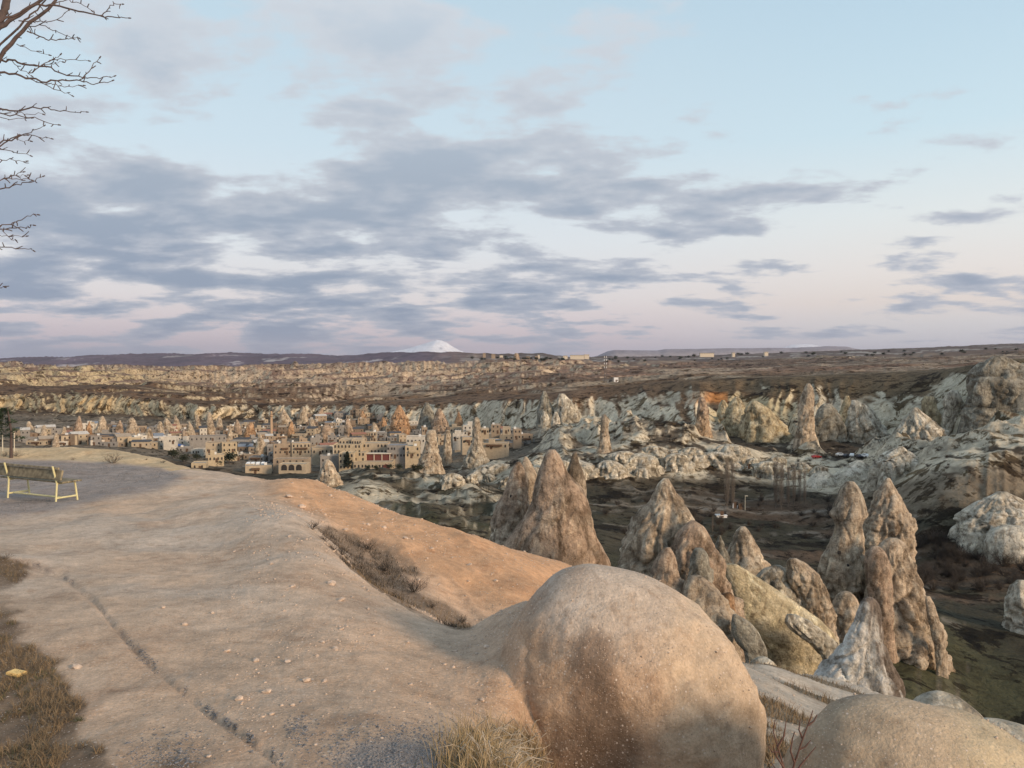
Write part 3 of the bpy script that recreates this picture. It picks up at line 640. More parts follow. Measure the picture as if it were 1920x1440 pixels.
def fore_colour():
    n1 = fbm2(fX / 1.1, fY / 1.6, 4, 411); n2 = fbm2(fX / .22, fY / .3, 4, 413); n3 = fbm2(fX / 4.5, fY / 5.5, 3, 415); w = 14 * n1 + 9 * n2
    c = np.zeros(fX.shape + (3,)); c[:] = C(.515, .39, .29)
    c = lerp(c, C(.52, .35, .23), sstep(-.1, .5, n3 + .2 * n1) * .5)
    c = lerp(c, C(.50, .41, .33), sstep(.05, .35, fbm2(fX / 2.6 + fY / 6, fY / 1.4, 3, 417)) * .55)             # trodden grey streaks
    c = lerp(c, C(.56, .31, .16), sstep(4.9, 5.5, fT) * sstep(430, 560, fPX + w) * (1 - sstep(1180, 1260, fPX)) * .85)    # orange ridges
    c = lerp(c, C(.46, .25, .125), np.exp(-((fPX - 1210) / 260) ** 2 - ((fPY - 1290) / 90) ** 2) * .5)
    # gravel terrace
    up = np.interp(fPX, [-450, 0, 200, 300, 352], [856, 860, 866, 876, 893]); lo = np.interp(fPX, [-450, 0, 100, 200, 300, 352], [990, 978, 960, 936, 917, 895])
    g = sstep(-7, 7, fPY - up + .25 * w) * sstep(-12, 12, lo - fPY + .5 * w) * (fT < 7.2) * (1 - sstep(338, 360, fPX + .5 * w))
    c = lerp(c, C(.255, .222, .205) * 1.0, g * .9)
    berm = (fT > 5.8) * sstep(-4, 4, up - fPY) * (1 - sstep(330, 400, fPX))
    c = lerp(c, C(.54, .40, .235), berm * .9)
    # dry grass bank on the left, dark earth
    ed = np.interp(fPY, [1030, 1050, 1075, 1105, 1140, 1170, 1250, 1300, 1350, 1400, 1445, 1600], [-90, 25, 46, 30, 28, 55, 82, 112, 160, 196, 226, 300])
    gr = sstep(-14, 16, ed - fPX + 3.2 * w + 40 * fbm2(fX / .5, fY / .6, 3, 431))
    gr = np.maximum(gr, .9 * np.exp(-(((fPX - 320) / 75) ** 2 + ((fPY - 1440) / 50) ** 2) ** 1.5) * sstep(-.3, .3, n2 + .3))
    gr *= 1 - .75 * np.exp(-((fPX - 10) / 60) ** 2 - ((fPY - 1120) / 22) ** 2)
    c = lerp(c, C(.125, .085, .052), np.clip(gr * (.92 + .45 * n2), 0, 1) * .92)
    # gully scrub earth
    rx = np.interp(fPY, [960, 985, 1010, 1060, 1110, 1150, 1180], [548, 590, 640, 690, 745, 830, 868]); 
    gu = np.exp(-((fPX - rx) / np.interp(fPY, [965, 1000, 1060, 1120, 1180], [10, 55, 88, 66, 24])) ** 2) * (fT > 4.02) * (fT < 5.75)
    gu = sstep(.35, .95, gu * sstep(955, 1010, fPY) + .5 * n1 + .4 * n2)
    c = lerp(c, C(.175, .125, .085), gu * .85)
    # grey grit: bottom centre hollow and the rill on the slope
    hol = np.exp(-(((fPX - 740) / 130) ** 2 + ((fPY - 1425) / 55) ** 2) ** 1.4)
    c = lerp(c, C(.25, .235, .225), sstep(.25, .8, hol + .35 * n2 + .15 * n1) * .85)
    hg = np.exp(-(((fPX - 930) / 115) ** 2 + ((fPY - 1425) / 75) ** 2) ** 1.6)
    c = lerp(c, C(.085, .068, .042), sstep(.3, .8, hg + .2 * n2) * .9)
    RP = np.array([(55, 1057), (120, 1084), (180, 1130), (212, 1172), (250, 1216), (292, 1256), (330, 1286), (388, 1336), (445, 1372), (520, 1428)], float)
    ry = np.interp(fPX, RP[:, 0], RP[:, 1]); rw = 4 + 5 * sstep(-.1, .4, fbm2(fPX / 26, fPX * 0, 3, 421))
    rl = np.exp(-((fPY - ry + 4 * n2) / rw) ** 2) * ((fPX > 60) & (fPX < 520))
    c = lerp(c, C(.14, .12, .11), rl * .6 * sstep(-.12, .25, n2 + fbm2(fPX / 18, fPX * 0, 2, 423)))
    # the spur to the right: pale with grassy patches
    sp = sstep(1290, 1400, fPX) * sstep(2.6, 3.4, fT)
    c = lerp(c, C(.44, .375, .30), sp)
    c = lerp(c, C(.145, .11, .068), sp * sstep(-.05, .22, fbm2(fX / 2.6 + fY / 9, fY / 5, 4, 425) - .1 * sstep(1560, 1640, fPX)) * .85)
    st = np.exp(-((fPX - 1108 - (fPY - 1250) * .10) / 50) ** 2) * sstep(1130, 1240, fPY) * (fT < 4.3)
    c = lerp(c, C(.17, .115, .08), sstep(.25, .9, st + .3 * n2 + .2 * n1) * .8)  # same darker brown carried onto the slope beside the big boulder
    c *= (1 + .13 * n1 + .12 * n2)[..., None]
    return np.clip(c, .01, .8)
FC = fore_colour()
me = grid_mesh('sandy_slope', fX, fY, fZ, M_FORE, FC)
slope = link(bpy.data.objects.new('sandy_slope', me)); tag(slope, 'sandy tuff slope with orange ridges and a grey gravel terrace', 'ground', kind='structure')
bpy.context.view_layer.update()
BV_F = BVHTree.FromObject(slope, bpy.context.evaluated_depsgraph_get())
def fground(x, y, default=None):
    loc, nor, idx, dist = BV_F.ray_cast(Vector((x, y, 500)), Vector((0, 0, -1)))
    return loc.z if loc is not None else default
def fhit(px, py):
    """where the sight line through a photo pixel meets the foreground slope"""
    d = PV(px, py, 1.0).normalized(); loc, nor, idx, dist = BV_F.ray_cast(Vector((0, 0, 0)), d, 90)
    return (loc, nor) if loc is not None else (None, None)

# ------------------------------------------------------------------ the second rounded boulder in front
def domecol2(c, XX, YY, ZZ, u, n1, n2):
    n = fbm3(XX / .3, YY / .3, ZZ / .3, 4, 511); m = fbm3(XX / .8, YY / .8, ZZ / .8, 3, 513); px, py = proj(XX, YY, ZZ)
    c = np.zeros_like(c); c[:] = C(.43, .33, .23)
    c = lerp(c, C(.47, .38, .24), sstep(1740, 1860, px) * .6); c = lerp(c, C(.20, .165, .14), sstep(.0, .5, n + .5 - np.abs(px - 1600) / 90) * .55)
    return c * (1 + .14 * n + .1 * m)[..., None]
rock('rounded_boulder', 'low greyish tan rounded boulder with lichen flecks beside a twiggy bush', 'rock', 5.6,
     [(1312, 1630, 1672), (1318, 1592, 1716), (1335, 1558, 1775), (1360, 1533, 1850), (1395, 1512, 1930), (1440, 1494, 1990), (1520, 1474, 2050), (1640, 1460, 2090)],
     nth=110, nlv=90, dr=.75, amp=.03, flute=.012, nfl=4, seed=8, sink=1.0, mat=M_FORE, colf=domecol2, fine=.009)
# ------------------------------------------------------------------ fairy chimneys and outcrops near the foot of the hill
CH = 'rock pinnacle'
BIG = dict(nth=100, nlv=100)
rock('fairy_chimney', 'tallest broad brown rock cone with a rounded tip and bare orange flanks', CH, 120,
     [(843, 1029, 1041), (850, 1022, 1048), (865, 1017, 1055), (885, 1010, 1066), (902, 1006, 1080), (920, 1002, 1096), (948, 994, 1106), (980, 974, 1113), (1007, 953, 1119), (1040, 934, 1131), (1061, 925, 1140), (1110, 905, 1155), (1160, 890, 1170)],
     pal='brown', amp=.05, flute=.04, nfl=6, seed=11, dark=.2, light=.6, dr=.8, fine=.014, **BIG)
rock('fairy_chimney', 'slim brown pinnacle with a narrow neck leaning on the broad brown cone', CH, 122,
     [(847, 1075, 1081), (855, 1070, 1086), (866, 1070, 1085), (874, 1066, 1090), (888, 1063, 1096), (905, 1064, 1098), (930, 1068, 1098), (980, 1070, 1096), (1040, 1072, 1096), (1110, 1074, 1096)],
     pal='tan', amp=.10, seed=12, nth=40, nlv=44, capdark=.5)
rock('fairy_chimney', 'narrow grey brown twin cone left of the broad brown cone', CH, 128,
     [(866, 968, 976), (878, 960, 983), (900, 950, 988), (925, 940, 990), (950, 931, 990), (985, 922, 991), (1020, 913, 992), (1090, 905, 996)],
     pal='brown', amp=.08, seed=13, basepal='tan', dark=.35, **BIG)
rock('fairy_chimney', 'pointed twin cone split by a deep crack behind its neighbour', CH, 134,
     [(856, 983, 988), (866, 977, 996), (882, 974, 1003), (905, 972, 1009), (935, 970, 1010), (980, 968, 1012), (1070, 960, 1018)],
     pal='tan', amp=.10, seed=14, nth=50, nlv=56)
# jagged group right of it
rock('fairy_chimney', 'jagged pale faced peak with a knobbly tip beside the big orange boulder', CH, 100,
     [(897, 1244, 1254), (906, 1234, 1260), (918, 1230, 1266), (940, 1224, 1281), (958, 1206, 1290), (975, 1194, 1298), (997, 1183, 1306), (1030, 1177, 1314), (1061, 1172, 1322), (1110, 1162, 1330), (1180, 1150, 1340)],
     pal='tan', amp=.10, flute=.14, nfl=8, seed=21, dark=.5, light=.7, knob=.10, **BIG)
rock('fairy_chimney', 'rust brown ragged shoulder peak leaning right of the jagged peak', CH, 96,
     [(976, 1296, 1304), (986, 1283, 1321), (1003, 1270, 1330), (1018, 1264, 1337), (1052, 1256, 1358), (1080, 1252, 1362), (1110, 1248, 1378), (1150, 1246, 1383), (1190, 1240, 1384), (1260, 1235, 1392)],
     pal='brown', amp=.12, flute=.12, nfl=9, seed=22, dark=.55, knob=.12, **BIG)
rock('tuff_outcrop', 'grey rounded knob of rock in front of the jagged peak', 'rock', 91,
     [(1028, 1305, 1320), (1036, 1298, 1328), (1055, 1295, 1333), (1080, 1293, 1336), (1120, 1288, 1342), (1180, 1280, 1350)], pal='grey', amp=.12, seed=23, nth=48, nlv=44)
rock('tuff_outcrop', 'dark brown hunched boulder at the foot of the jagged peak', 'rock', 90,
     [(1027, 1247, 1258), (1038, 1236, 1266), (1060, 1226, 1272), (1090, 1220, 1282), (1130, 1214, 1290), (1190, 1205, 1300)], pal='brown', amp=.14, seed=24, dark=.7, nth=48, nlv=44)
rock('tuff_outcrop', 'angular ledge of grey and rust rock above the pale smooth slope', 'rock', 88,
     [(1080, 1296, 1318), (1092, 1284, 1336), (1112, 1276, 1352), (1140, 1272, 1366), (1180, 1270, 1380), (1240, 1262, 1392)], pal='tan', amp=.16, flute=.1, seed=25, dark=.5, nth=48, nlv=44)
rock('fairy_chimney', 'thin ochre rock pillar at the edge of the ragged shoulder peak', CH, 93,
     [(1112, 1362, 1374), (1122, 1354, 1381), (1150, 1350, 1382), (1190, 1350, 1383), (1250, 1346, 1388)], pal='ochre', amp=.12, seed=26, nth=36, nlv=36)
rock('fairy_chimney', 'smooth tan cone with a slanting crack standing alone in the dark valley', CH, 126,
     [(987, 1390, 1399), (994, 1382, 1406), (1012, 1374, 1416), (1030, 1368, 1427), (1048, 1364, 1439), (1062, 1360, 1450), (1100, 1352, 1466)], pal='tan', amp=.05, seed=27, light=.8, dark=.2, nth=56, nlv=50)
rock('fairy_chimney', 'small pale spike tucked behind the ragged shoulder peak', CH, 112,
     [(1004, 1349, 1353), (1020, 1344, 1359), (1045, 1342, 1370), (1080, 1338, 1380)], pal='grey', amp=.12, seed=28, nth=30, nlv=30)
# pale humps between
rock('tuff_outcrop', 'smooth pale yellow slope of bare rock below the leaning humps', 'rock', 106,
     [(1058, 1360, 1385), (1075, 1362, 1412), (1100, 1368, 1450), (1130, 1372, 1495), (1160, 1378, 1540), (1185, 1392, 1565), (1206, 1420, 1577), (1240, 1440, 1580)], pal='yellow', amp=.05, flute=.04, seed=31, fine=.009, dark=.15, light=.8, dr=.4, **BIG)
rock('tuff_outcrop', 'leaning pale rock hump with olive lichen streaks', 'rock', 113,
     [(1060, 1452, 1466), (1068, 1430, 1480), (1085, 1414, 1496), (1110, 1410, 1506), (1140, 1418, 1512), (1165, 1430, 1516), (1210, 1436, 1520)], pal='pale', amp=.08, flute=.08, seed=32, dark=.45, capdark=.35, dr=.6, **BIG)
rock('tuff_outcrop', 'leaning tan rock hump with a deep dark furrow next to the capped chimney', 'rock', 112,
     [(1047, 1482, 1496), (1055, 1476, 1514), (1075, 1478, 1534), (1100, 1484, 1549), (1130, 1494, 1560), (1165, 1506, 1568), (1200, 1520, 1576), (1230, 1526, 1580)], pal='tan', amp=.09, flute=.12, nfl=8, seed=33, dark=.45, dr=.6, **BIG)
rock('tuff_outcrop', 'leaf shaped pale green rock slab at the hollow', 'rock', 84,
     [(1152, 1376, 1384), (1165, 1374, 1408), (1185, 1376, 1424), (1205, 1384, 1436), (1220, 1398, 1441), (1250, 1404, 1444)], pal='grey', amp=.06, seed=34, fine=.009, light=.9, dark=.2, dr=.5, nth=40, nlv=36)
rock('tuff_outcrop', 'low pale fan of furrowed rock under the tan hump', 'rock', 100,
     [(1152, 1478, 1496), (1165, 1474, 1524), (1185, 1490, 1552), (1206, 1520, 1575), (1232, 1545, 1580), (1260, 1555, 1582)], pal='pale', amp=.06, flute=.1, nfl=10, seed=35, dark=.25, dr=.5, nth=48, nlv=40)
rock('tuff_outcrop', 'little pale mound at the grassy spur', 'rock', 52,
     [(1233, 1424, 1442), (1240, 1412, 1452), (1252, 1403, 1462), (1272, 1396, 1470)], pal='pale', amp=.06, seed=36, fine=.009, nth=40, nlv=30, dark=.2)
# capped chimney group
rock('fairy_chimney', 'tall banded chimney with a bulging capped head above a narrow neck', CH, 134,
     [(903, 1588, 1603), (910, 1580, 1610), (926, 1574, 1618), (945, 1566, 1624), (962, 1560, 1628), (974, 1562, 1624), (984, 1569, 1619), (1000, 1566, 1620), (1022, 1556, 1623), (1044, 1546, 1628), (1074, 1540, 1634), (1110, 1544, 1638), (1150, 1554, 1642), (1185, 1562, 1646), (1230, 1564, 1650)],
     pal='tan', amp=.06, flute=.05, seed=41, strata=.05, dark=.45, capdark=.35, light=.7, **BIG)
rock('fairy_chimney', 'sharp tan cone standing behind the capped chimney', CH, 146,
     [(896, 1663, 1670), (908, 1655, 1677), (925, 1645, 1686), (945, 1635, 1696), (965, 1627, 1706), (985, 1622, 1715), (1010, 1622, 1717), (1035, 1622, 1714), (1090, 1616, 1718)],
     pal='tan', amp=.06, flute=.06, seed=42, dark=.3, strata=.03, **BIG)
rock('tuff_outcrop', 'massive lumpy brown rock mass with a sloping right flank beside the capped chimney', 'rock', 128,
     [(1009, 1668, 1686), (1016, 1656, 1698), (1030, 1646, 1706), (1050, 1640, 1714), (1075, 1636, 1722), (1103, 1634, 1732), (1125, 1632, 1746), (1160, 1628, 1757), (1200, 1622, 1774), (1250, 1614, 1780)],
     pal='tan', amp=.10, flute=.10, nfl=7, seed=43, dark=.4, knob=.12, dr=.7, **BIG)
rock('tuff_outcrop', 'rounded brown shoulder between the capped chimney and the lumpy mass', 'rock', 124,
     [(1025, 1638, 1652), (1034, 1628, 1664), (1055, 1624, 1672), (1085, 1626, 1676), (1120, 1632, 1676), (1170, 1640, 1680), (1220, 1640, 1684)], pal='brown', amp=.09, seed=44, dark=.35, nth=50, nlv=50)
rock('tuff_outcrop', 'thin tilted slab of pale rock at the right end of the lumpy mass', 'rock', 122,
     [(1118, 1740, 1748), (1133, 1739, 1757), (1160, 1744, 1768), (1190, 1752, 1775), (1216, 1758, 1779), (1250, 1762, 1782)], pal='tan', amp=.10, seed=45, nth=36, nlv=36, dr=.6)
rock('tuff_outcrop', 'squat rock block at the foot of the capped chimney', 'rock', 122,
     [(1110, 1580, 1598), (1118, 1570, 1608), (1140, 1565, 1617), (1175, 1564, 1622), (1220, 1562, 1626)], pal='tan', amp=.14, seed=46, light=.6, nth=44, nlv=36)
def whitebase(c, XX, YY, ZZ, u, n1, n2):
    px, py = proj(XX, YY, ZZ); n = fbm3(XX / .9, YY / .9, ZZ / 3.5, 4, 551)
    w = sstep(.0, .35, (1642 - px) / 60 + (py - 1185) / 120 + 1.0 * n)
    return lerp(np.tile(C(.19, .15, .12), c.shape[:2] + (1,)) * (1 + .3 * n2)[..., None], C(.64, .60, .54), w)
rock('fairy_chimney', 'dark tipped leaning pinnacle with white streaked base on the near spur', CH, 55,
     [(1120, 1626, 1640), (1128, 1618, 1650), (1145, 1612, 1655), (1168, 1600, 1657), (1193, 1588, 1660), (1215, 1575, 1666), (1245, 1552, 1674), (1274, 1530, 1684), (1311, 1506, 1698), (1350, 1490, 1712)],
     amp=.07, flute=.09, nfl=8, seed=47, colf=whitebase, dr=.7, **BIG)
rock('tuff_outcrop', 'smooth white mound beside the low greyish boulder', 'rock', 30,
     [(1299, 1756, 1782), (1304, 1742, 1800), (1318, 1726, 1822), (1335, 1712, 1842), (1365, 1696, 1868), (1420, 1680, 1900)], pal='pale', light=1.0, dark=.08, amp=.04, flute=.01, seed=48, fine=.009, nth=48, nlv=36)
rock('tuff_outcrop', 'low white ledge running out past the smooth white mound', 'rock', 26,
     [(1352, 1850, 1880), (1360, 1836, 1920), (1376, 1826, 1970), (1410, 1810, 2020), (1450, 1800, 2040)], pal='pale', light=1.0, dark=.08, amp=.05, flute=.01, seed=49, fine=.009, nth=44, nlv=30)
# right side of the valley
rock('tuff_outcrop', 'broad pale fan shaped mound with spreading ribs on the dark valley slope', 'rock', 190,
     [(922, 1872, 1890), (930, 1860, 1906), (945, 1836, 1930), (962, 1816, 1960), (980, 1798, 1985), (1000, 1796, 2000)], pal='pale', amp=.06, flute=.10, nfl=12, seed=51, dark=.15, light=.8, dr=.6, **BIG)
rock('tuff_outcrop', 'round pale mound below the fan shaped mound', 'rock', 176,
     [(986, 1880, 1920), (996, 1862, 1950), (1015, 1852, 1975), (1040, 1846, 1985)], pal='pale', amp=.05, seed=52, fine=.009, dark=.2, nth=48, nlv=30, dr=.6)
rock('tuff_outcrop', 'small white knob next to the round pale mound', 'rock', 178,
     [(991, 1845, 1850), (1002, 1840, 1855), (1018, 1836, 1858), (1032, 1834, 1860)], pal='pale', light=1, amp=.1, seed=53, nth=28, nlv=22, dark=.1)
rock('tuff_outcrop', 'pale boulder standing in the dark orchard', 'rock', 150,
     [(1088, 1912, 1926), (1100, 1900, 1940), (1125, 1892, 1956), (1155, 1890, 1966), (1175, 1888, 1970)], pal='pale', amp=.12, seed=54, nth=44, nlv=34, dark=.3)
rock('tuff_outcrop', 'ribbed pale mound with an eye like hole on the saddle ridge', 'rock', 285,
     [(837, 1684, 1694), (845, 1670, 1704), (855, 1655, 1716), (866, 1644, 1728), (878, 1638, 1730), (892, 1634, 1730)], pal='pale', amp=.06, flute=.10, nfl=12, seed=55, dark=.2, light=.9, dr=.7, **BIG)
rock('tuff_outcrop', 'small pale pointed mound at the end of the saddle ridge', 'rock', 270,
     [(863, 1606, 1616), (870, 1594, 1628), (880, 1580, 1638), (890, 1568, 1640), (902, 1556, 1640)], pal='pale', amp=.06, seed=56, fine=.009, light=.9, dark=.15, nth=48, nlv=34, dr=.7)
rock('tuff_outcrop', 'low white hump trailing from the small pointed mound', 'rock', 262,
     [(884, 1536, 1552), (890, 1526, 1566), (900, 1518, 1580), (912, 1512, 1588)], pal='pale', amp=.06, seed=57, fine=.009, light=1, dark=.1, nth=40, nlv=24, dr=.7)
rock('tuff_outcrop', 'pleated pale cone mound with a dark belt and fluted skirt', 'rock', 400,
     [(764, 1713, 1721), (775, 1706, 1732), (790, 1696, 1752), (808, 1686, 1774), (822, 1680, 1790), (826, 1682, 1790), (830, 1676, 1796), (845, 1672, 1806), (860, 1670, 1812), (875, 1668, 1816)], pal='pale', amp=.05, flute=.16, nfl=16, seed=58, dark=.35, light=.8, dr=.6, groove=None, strata=.03, **BIG)
rock('tuff_outcrop', 'rounded pale cone mound with a horizontal dark ledge near the fin', 'rock', 430,
     [(750, 1598, 1608), (758, 1596, 1622), (775, 1594, 1640), (795, 1590, 1656), (812, 1587, 1667), (832, 1586, 1670), (850, 1584, 1674)], pal='pale', amp=.06, flute=.12, nfl=12, seed=59, dark=.35, strata=.03, dr=.7, **BIG)
rock('fairy_chimney', 'blunt pale tower rising behind the pleated mound', CH, 425,
     [(743, 1734, 1750), (750, 1729, 1755), (765, 1728, 1757), (785, 1726, 1772), (805, 1724, 1790), (830, 1722, 1804)], pal='yellow', amp=.10, seed=60, nth=44, nlv=40, dark=.3)
rock('fairy_chimney', 'tall tan spire with cracked flank below the brown plateau', CH, 470,
     [(719, 1513, 1519), (728, 1508, 1525), (742, 1503, 1527), (765, 1500, 1526), (796, 1496, 1527), (825, 1490, 1532)], pal='tan', amp=.09, flute=.1, seed=61, capdark=.4, nth=48, nlv=50)
rock('fairy_chimney', 'thin ochre edged fin of rock between the spire and the rounded mound', CH, 455,
     [(742, 1585, 1592), (755, 1580, 1596), (775, 1574, 1597), (793, 1568, 1596), (818, 1562, 1598)], pal='yellow', amp=.09, seed=62, nth=36, nlv=40, dr=.6)
rock('tuff_outcrop', 'broad grey green buttress between the spire and the fin', 'rock', 465,
     [(757, 1545, 1556), (764, 1534, 1566), (780, 1526, 1576), (800, 1522, 1584), (825, 1518, 1590)], pal='grey', amp=.1, seed=63, nth=48, nlv=36, light=.8, dr=.6)
rock('fairy_chimney', 'brown rock pillar with a flat front on the yellow spur', CH, 470,
     [(744, 1313, 1319), (752, 1309, 1324), (770, 1307, 1329), (795, 1304, 1331), (815, 1300, 1336)], pal='brown', amp=.07, seed=64, nth=40, nlv=40, basepal='ochre')
rock('tuff_outcrop', 'peaked yellow mound on the spur right of the brown pillar', 'rock', 465,
     [(744, 1378, 1385), (752, 1371, 1392), (770, 1362, 1404), (795, 1352, 1420), (820, 1346, 1436)], pal='yellow', amp=.08, flute=.12, nfl=10, seed=65, light=.9, dark=.2, dr=.7, nth=56, nlv=44)
rock('tuff_outcrop', 'smaller yellow mound touching the peaked yellow mound', 'rock', 472,
     [(750, 1353, 1359), (760, 1349, 1365), (778, 1344, 1374), (805, 1338, 1384)], pal='yellow', amp=.1, flute=.1, seed=66, light=.8, dark=.25, nth=44, nlv=36)
rock('tuff_outcrop', 'long yellow ribbed slope spreading from the spur', 'rock', 455,
     [(752, 1408, 1420), (764, 1400, 1440), (785, 1394, 1462), (805, 1392, 1478), (830, 1388, 1490)], pal='yellow', amp=.08, flute=.14, nfl=12, seed=67, light=.9, dark=.2, dr=.7, nth=60, nlv=40)
# right cliff towers
rock('rock_cliff', 'great grey green cliff block right of the dark cleft', 'cliff', 392,
     [(706, 1838, 1930), (712, 1822, 1960), (725, 1815, 1985), (750, 1812, 1992), (790, 1812, 1996), (830, 1814, 2000), (852, 1812, 2004)], pal='grey', amp=.07, flute=.10, nfl=9, seed=71, dark=.5, dr=.35, strata=.02, light=.8, **BIG)
rock('rock_cliff', 'dark upper wedge of the cliff above the grey green block', 'cliff', 405,
     [(668, 1862, 1884), (674, 1850, 1900), (686, 1836, 1925), (700, 1828, 1950), (718, 1822, 1960), (740, 1820, 1960)], pal='grey', amp=.10, flute=.08, seed=72, dark=.7, light=.2, dr=.4, nth=60, nlv=40)
rock('rock_cliff', 'pale broken buttress left of the dark cleft', 'cliff', 412,
     [(732, 1782, 1796), (742, 1774, 1802), (760, 1770, 1805), (785, 1770, 1806), (815, 1772, 1807), (840, 1770, 1808)], pal='pale', amp=.12, flute=.12, nfl=8, seed=73, dark=.45, dr=.6, nth=52, nlv=44)
# chimneys standing in and before the town
rock('fairy_chimney', 'pale sand coloured chimney with a broad foot right of the big hotel', CH, 345,
     [(806, 802, 815), (810, 798, 818), (825, 797, 819), (840, 795, 821), (855, 789, 824), (870, 782, 829), (885, 778, 832)], pal='tan', amp=.05, seed=81, light=.9, dark=.2, nth=44, nlv=40)
rock('fairy_chimney', 'slender sand coloured pillar next to the broad footed chimney', CH, 346,
     [(806, 836, 842), (812, 833, 845), (835, 831, 846), (855, 829, 847), (872, 826, 850)], pal='tan', amp=.06, seed=82, light=.8, dark=.2, nth=32, nlv=36)
rock('fairy_chimney', 'bottle shaped chimney with brown head and pale flared foot above the white rocks', CH, 338,
     [(782, 890, 896), (788, 887, 900), (800, 885, 902), (815, 885, 902), (822, 886, 903), (835, 883, 906), (848, 876, 911), (860, 870, 914), (875, 866, 918)], pal='tan', amp=.05, seed=83, capdark=.7, light=.8, basepal='tan', nth=48, nlv=48)
rock('fairy_chimney', 'brown cone honeycombed with doorways above the town roofs', CH, 560,
     [(760, 745, 751), (770, 740, 757), (785, 734, 764), (800, 730, 768), (815, 727, 771)], pal='ochre', amp=.08, seed=84, light=.8, nth=44, nlv=40)
rock('fairy_chimney', 'dark flanked double cone above the town right of the honeycombed cone', CH, 545,
     [(766, 820, 826), (776, 815, 832), (790, 811, 838), (805, 808, 844), (820, 806, 848)], pal='brown', amp=.09, seed=85, dark=.5, nth=44, nlv=40)
rock('fairy_chimney', 'grey cone merging into the pale cliff behind the town', CH, 600,
     [(755, 797, 803), (765, 792, 810), (782, 786, 818), (800, 782, 824), (815, 780, 828)], pal='grey', amp=.1, seed=86, light=.7, nth=44, nlv=40)
rock('fairy_chimney', 'flat faced tan rock cone below the terraced hotel', CH, 255,
     [(861, 610, 616), (868, 604, 624), (880, 599, 630), (895, 596, 637), (915, 590, 644)], pal='tan', amp=.07, seed=87, light=.9, nth=44, nlv=36)
rock('fairy_chimney', 'lone needle with a dark cap rising from the white rock band', CH, 352,
     [(777, 1131, 1136), (784, 1127, 1140), (792, 1127, 1142), (806, 1126, 1141), (822, 1124, 1143), (838, 1122, 1146), (850, 1118, 1150)], pal='tan', amp=.06, seed=88, capdark=.6, strata=.05, nth=40, nlv=44)
rock('fairy_chimney', 'wide grey cone cut with cave rooms at the right end of town', CH, 590,
     [(733, 1018, 1023), (745, 1014, 1029), (762, 1009, 1037), (780, 1007, 1043), (805, 1004, 1046), (822, 1002, 1048)], pal='grey', amp=.07, flute=.08, seed=89, light=.6, nth=48, nlv=44)
rock('tuff_outcrop', 'smooth pale rock face sweeping right of the cave cut cone', 'rock', 585,
     [(738, 1048, 1058), (748, 1044, 1068), (765, 1042, 1082), (785, 1042, 1093), (805, 1042, 1095), (822, 1040, 1098)], pal='pale', amp=.06, flute=.07, seed=90, light=.7, dark=.25, nth=52, nlv=44, dr=.6)
rock('tuff_outcrop', 'small white tooth of rock at the foot of the cave cut cone', 'rock', 570,
     [(771, 1019, 1023), (780, 1015, 1028), (795, 1013, 1032), (810, 1012, 1034)], pal='pale', light=1, amp=.1, seed=91, nth=30, nlv=26, dark=.15)
rock('tuff_outcrop', 'second white tooth of rock beside the cave rooms', 'rock', 570,
     [(772, 1040, 1044), (782, 1036, 1050), (796, 1032, 1052), (812, 1030, 1054)], pal='pale', light=1, amp=.1, seed=92, nth=30, nlv=26, dark=.15)
# smaller cones scattered through the town
_rng = random.Random(5)
town_cones = [(80, 797, 822, 8), (103, 812, 836, 7), (117, 800, 822, 8), (145, 780, 823, 11), (190, 780, 816, 13), (247, 783, 812, 13), (277, 803, 828, 9), (347, 807, 834, 10), (357, 790, 815, 9), (313, 783, 805, 12), (393, 773, 808, 9),
              (410, 780, 805, 8), (430, 803, 824, 7), (467, 793, 818, 12), (488, 813, 851, 13), (533, 767, 799, 14), (567, 762, 795, 12), (600, 765, 788, 11), (653, 785, 813, 10), (703, 792, 811, 9), (612, 797, 824, 17), (165, 790, 818, 8),
              (222, 788, 814, 9), (330, 778, 804, 9), (445, 786, 808, 8), (680, 770, 792, 9), (720, 782, 803, 7), (55, 790, 812, 8), (860, 772, 800, 9), (300, 790, 812, 8), (370, 778, 802, 7), (545, 790, 812, 7), (585, 785, 806, 8)]
_near = ['the far left town edge', 'the town edge below the yellow cliff', 'the low sheds', 'the pale band of cliff', 'the minaret', 'the terraced hotel', 'the honeycombed cone']
for i, (px, t, b, hw) in enumerate(town_cones):
    # stand it where the ground shows at its foot
    loc = vray(px, b, 3000)
    d = min(max(loc.y if loc is not None else 600, 430), 900)
    hh = b - t; tip = hw * _rng.uniform(.15, .5); sk = _rng.uniform(-.35, .35) * hw
    shape = ['squat', 'pointed', 'slender', 'blunt'][(hh / hw > 2.2) + 2 * (tip / hw > .33)] if hh / hw <= 3.2 else 'slender'
    pal = _rng.choice(['tan', 'tan', 'ochre', 'brown'])
    lm = 'the sheds at the far town edge' if px < 130 else 'the yellow cliff foot' if px < 260 else 'the blue awning' if px < 380 else 'the minaret' if px < 640 else 'the honeycombed cone'
    colr = {'tan': 'sandy', 'ochre': 'orange', 'brown': 'brown'}[pal]
    rock('fairy_chimney', '%s %s rock cone among town houses near %s' % (shape, colr, lm), CH, d,
         [(t, px + sk - tip * .5, px + sk + tip * .5), (t + hh * .12, px + sk * .8 - tip * 1.1, px + sk * .8 + tip * 1.1), (t + hh * .4, px + sk * .4 - hw * .62, px + sk * .4 + hw * .62), (t + hh * .75, px - hw * .88, px + hw * .88), (b + 3, px - hw, px + hw), (b + 9, px - hw * 1.1, px + hw * 1.1)],
         group='%s %s cones near %s' % (shape, colr, lm), pal=pal, amp=.12, seed=100 + i, nth=26, nlv=24, light=.7, dark=.35)
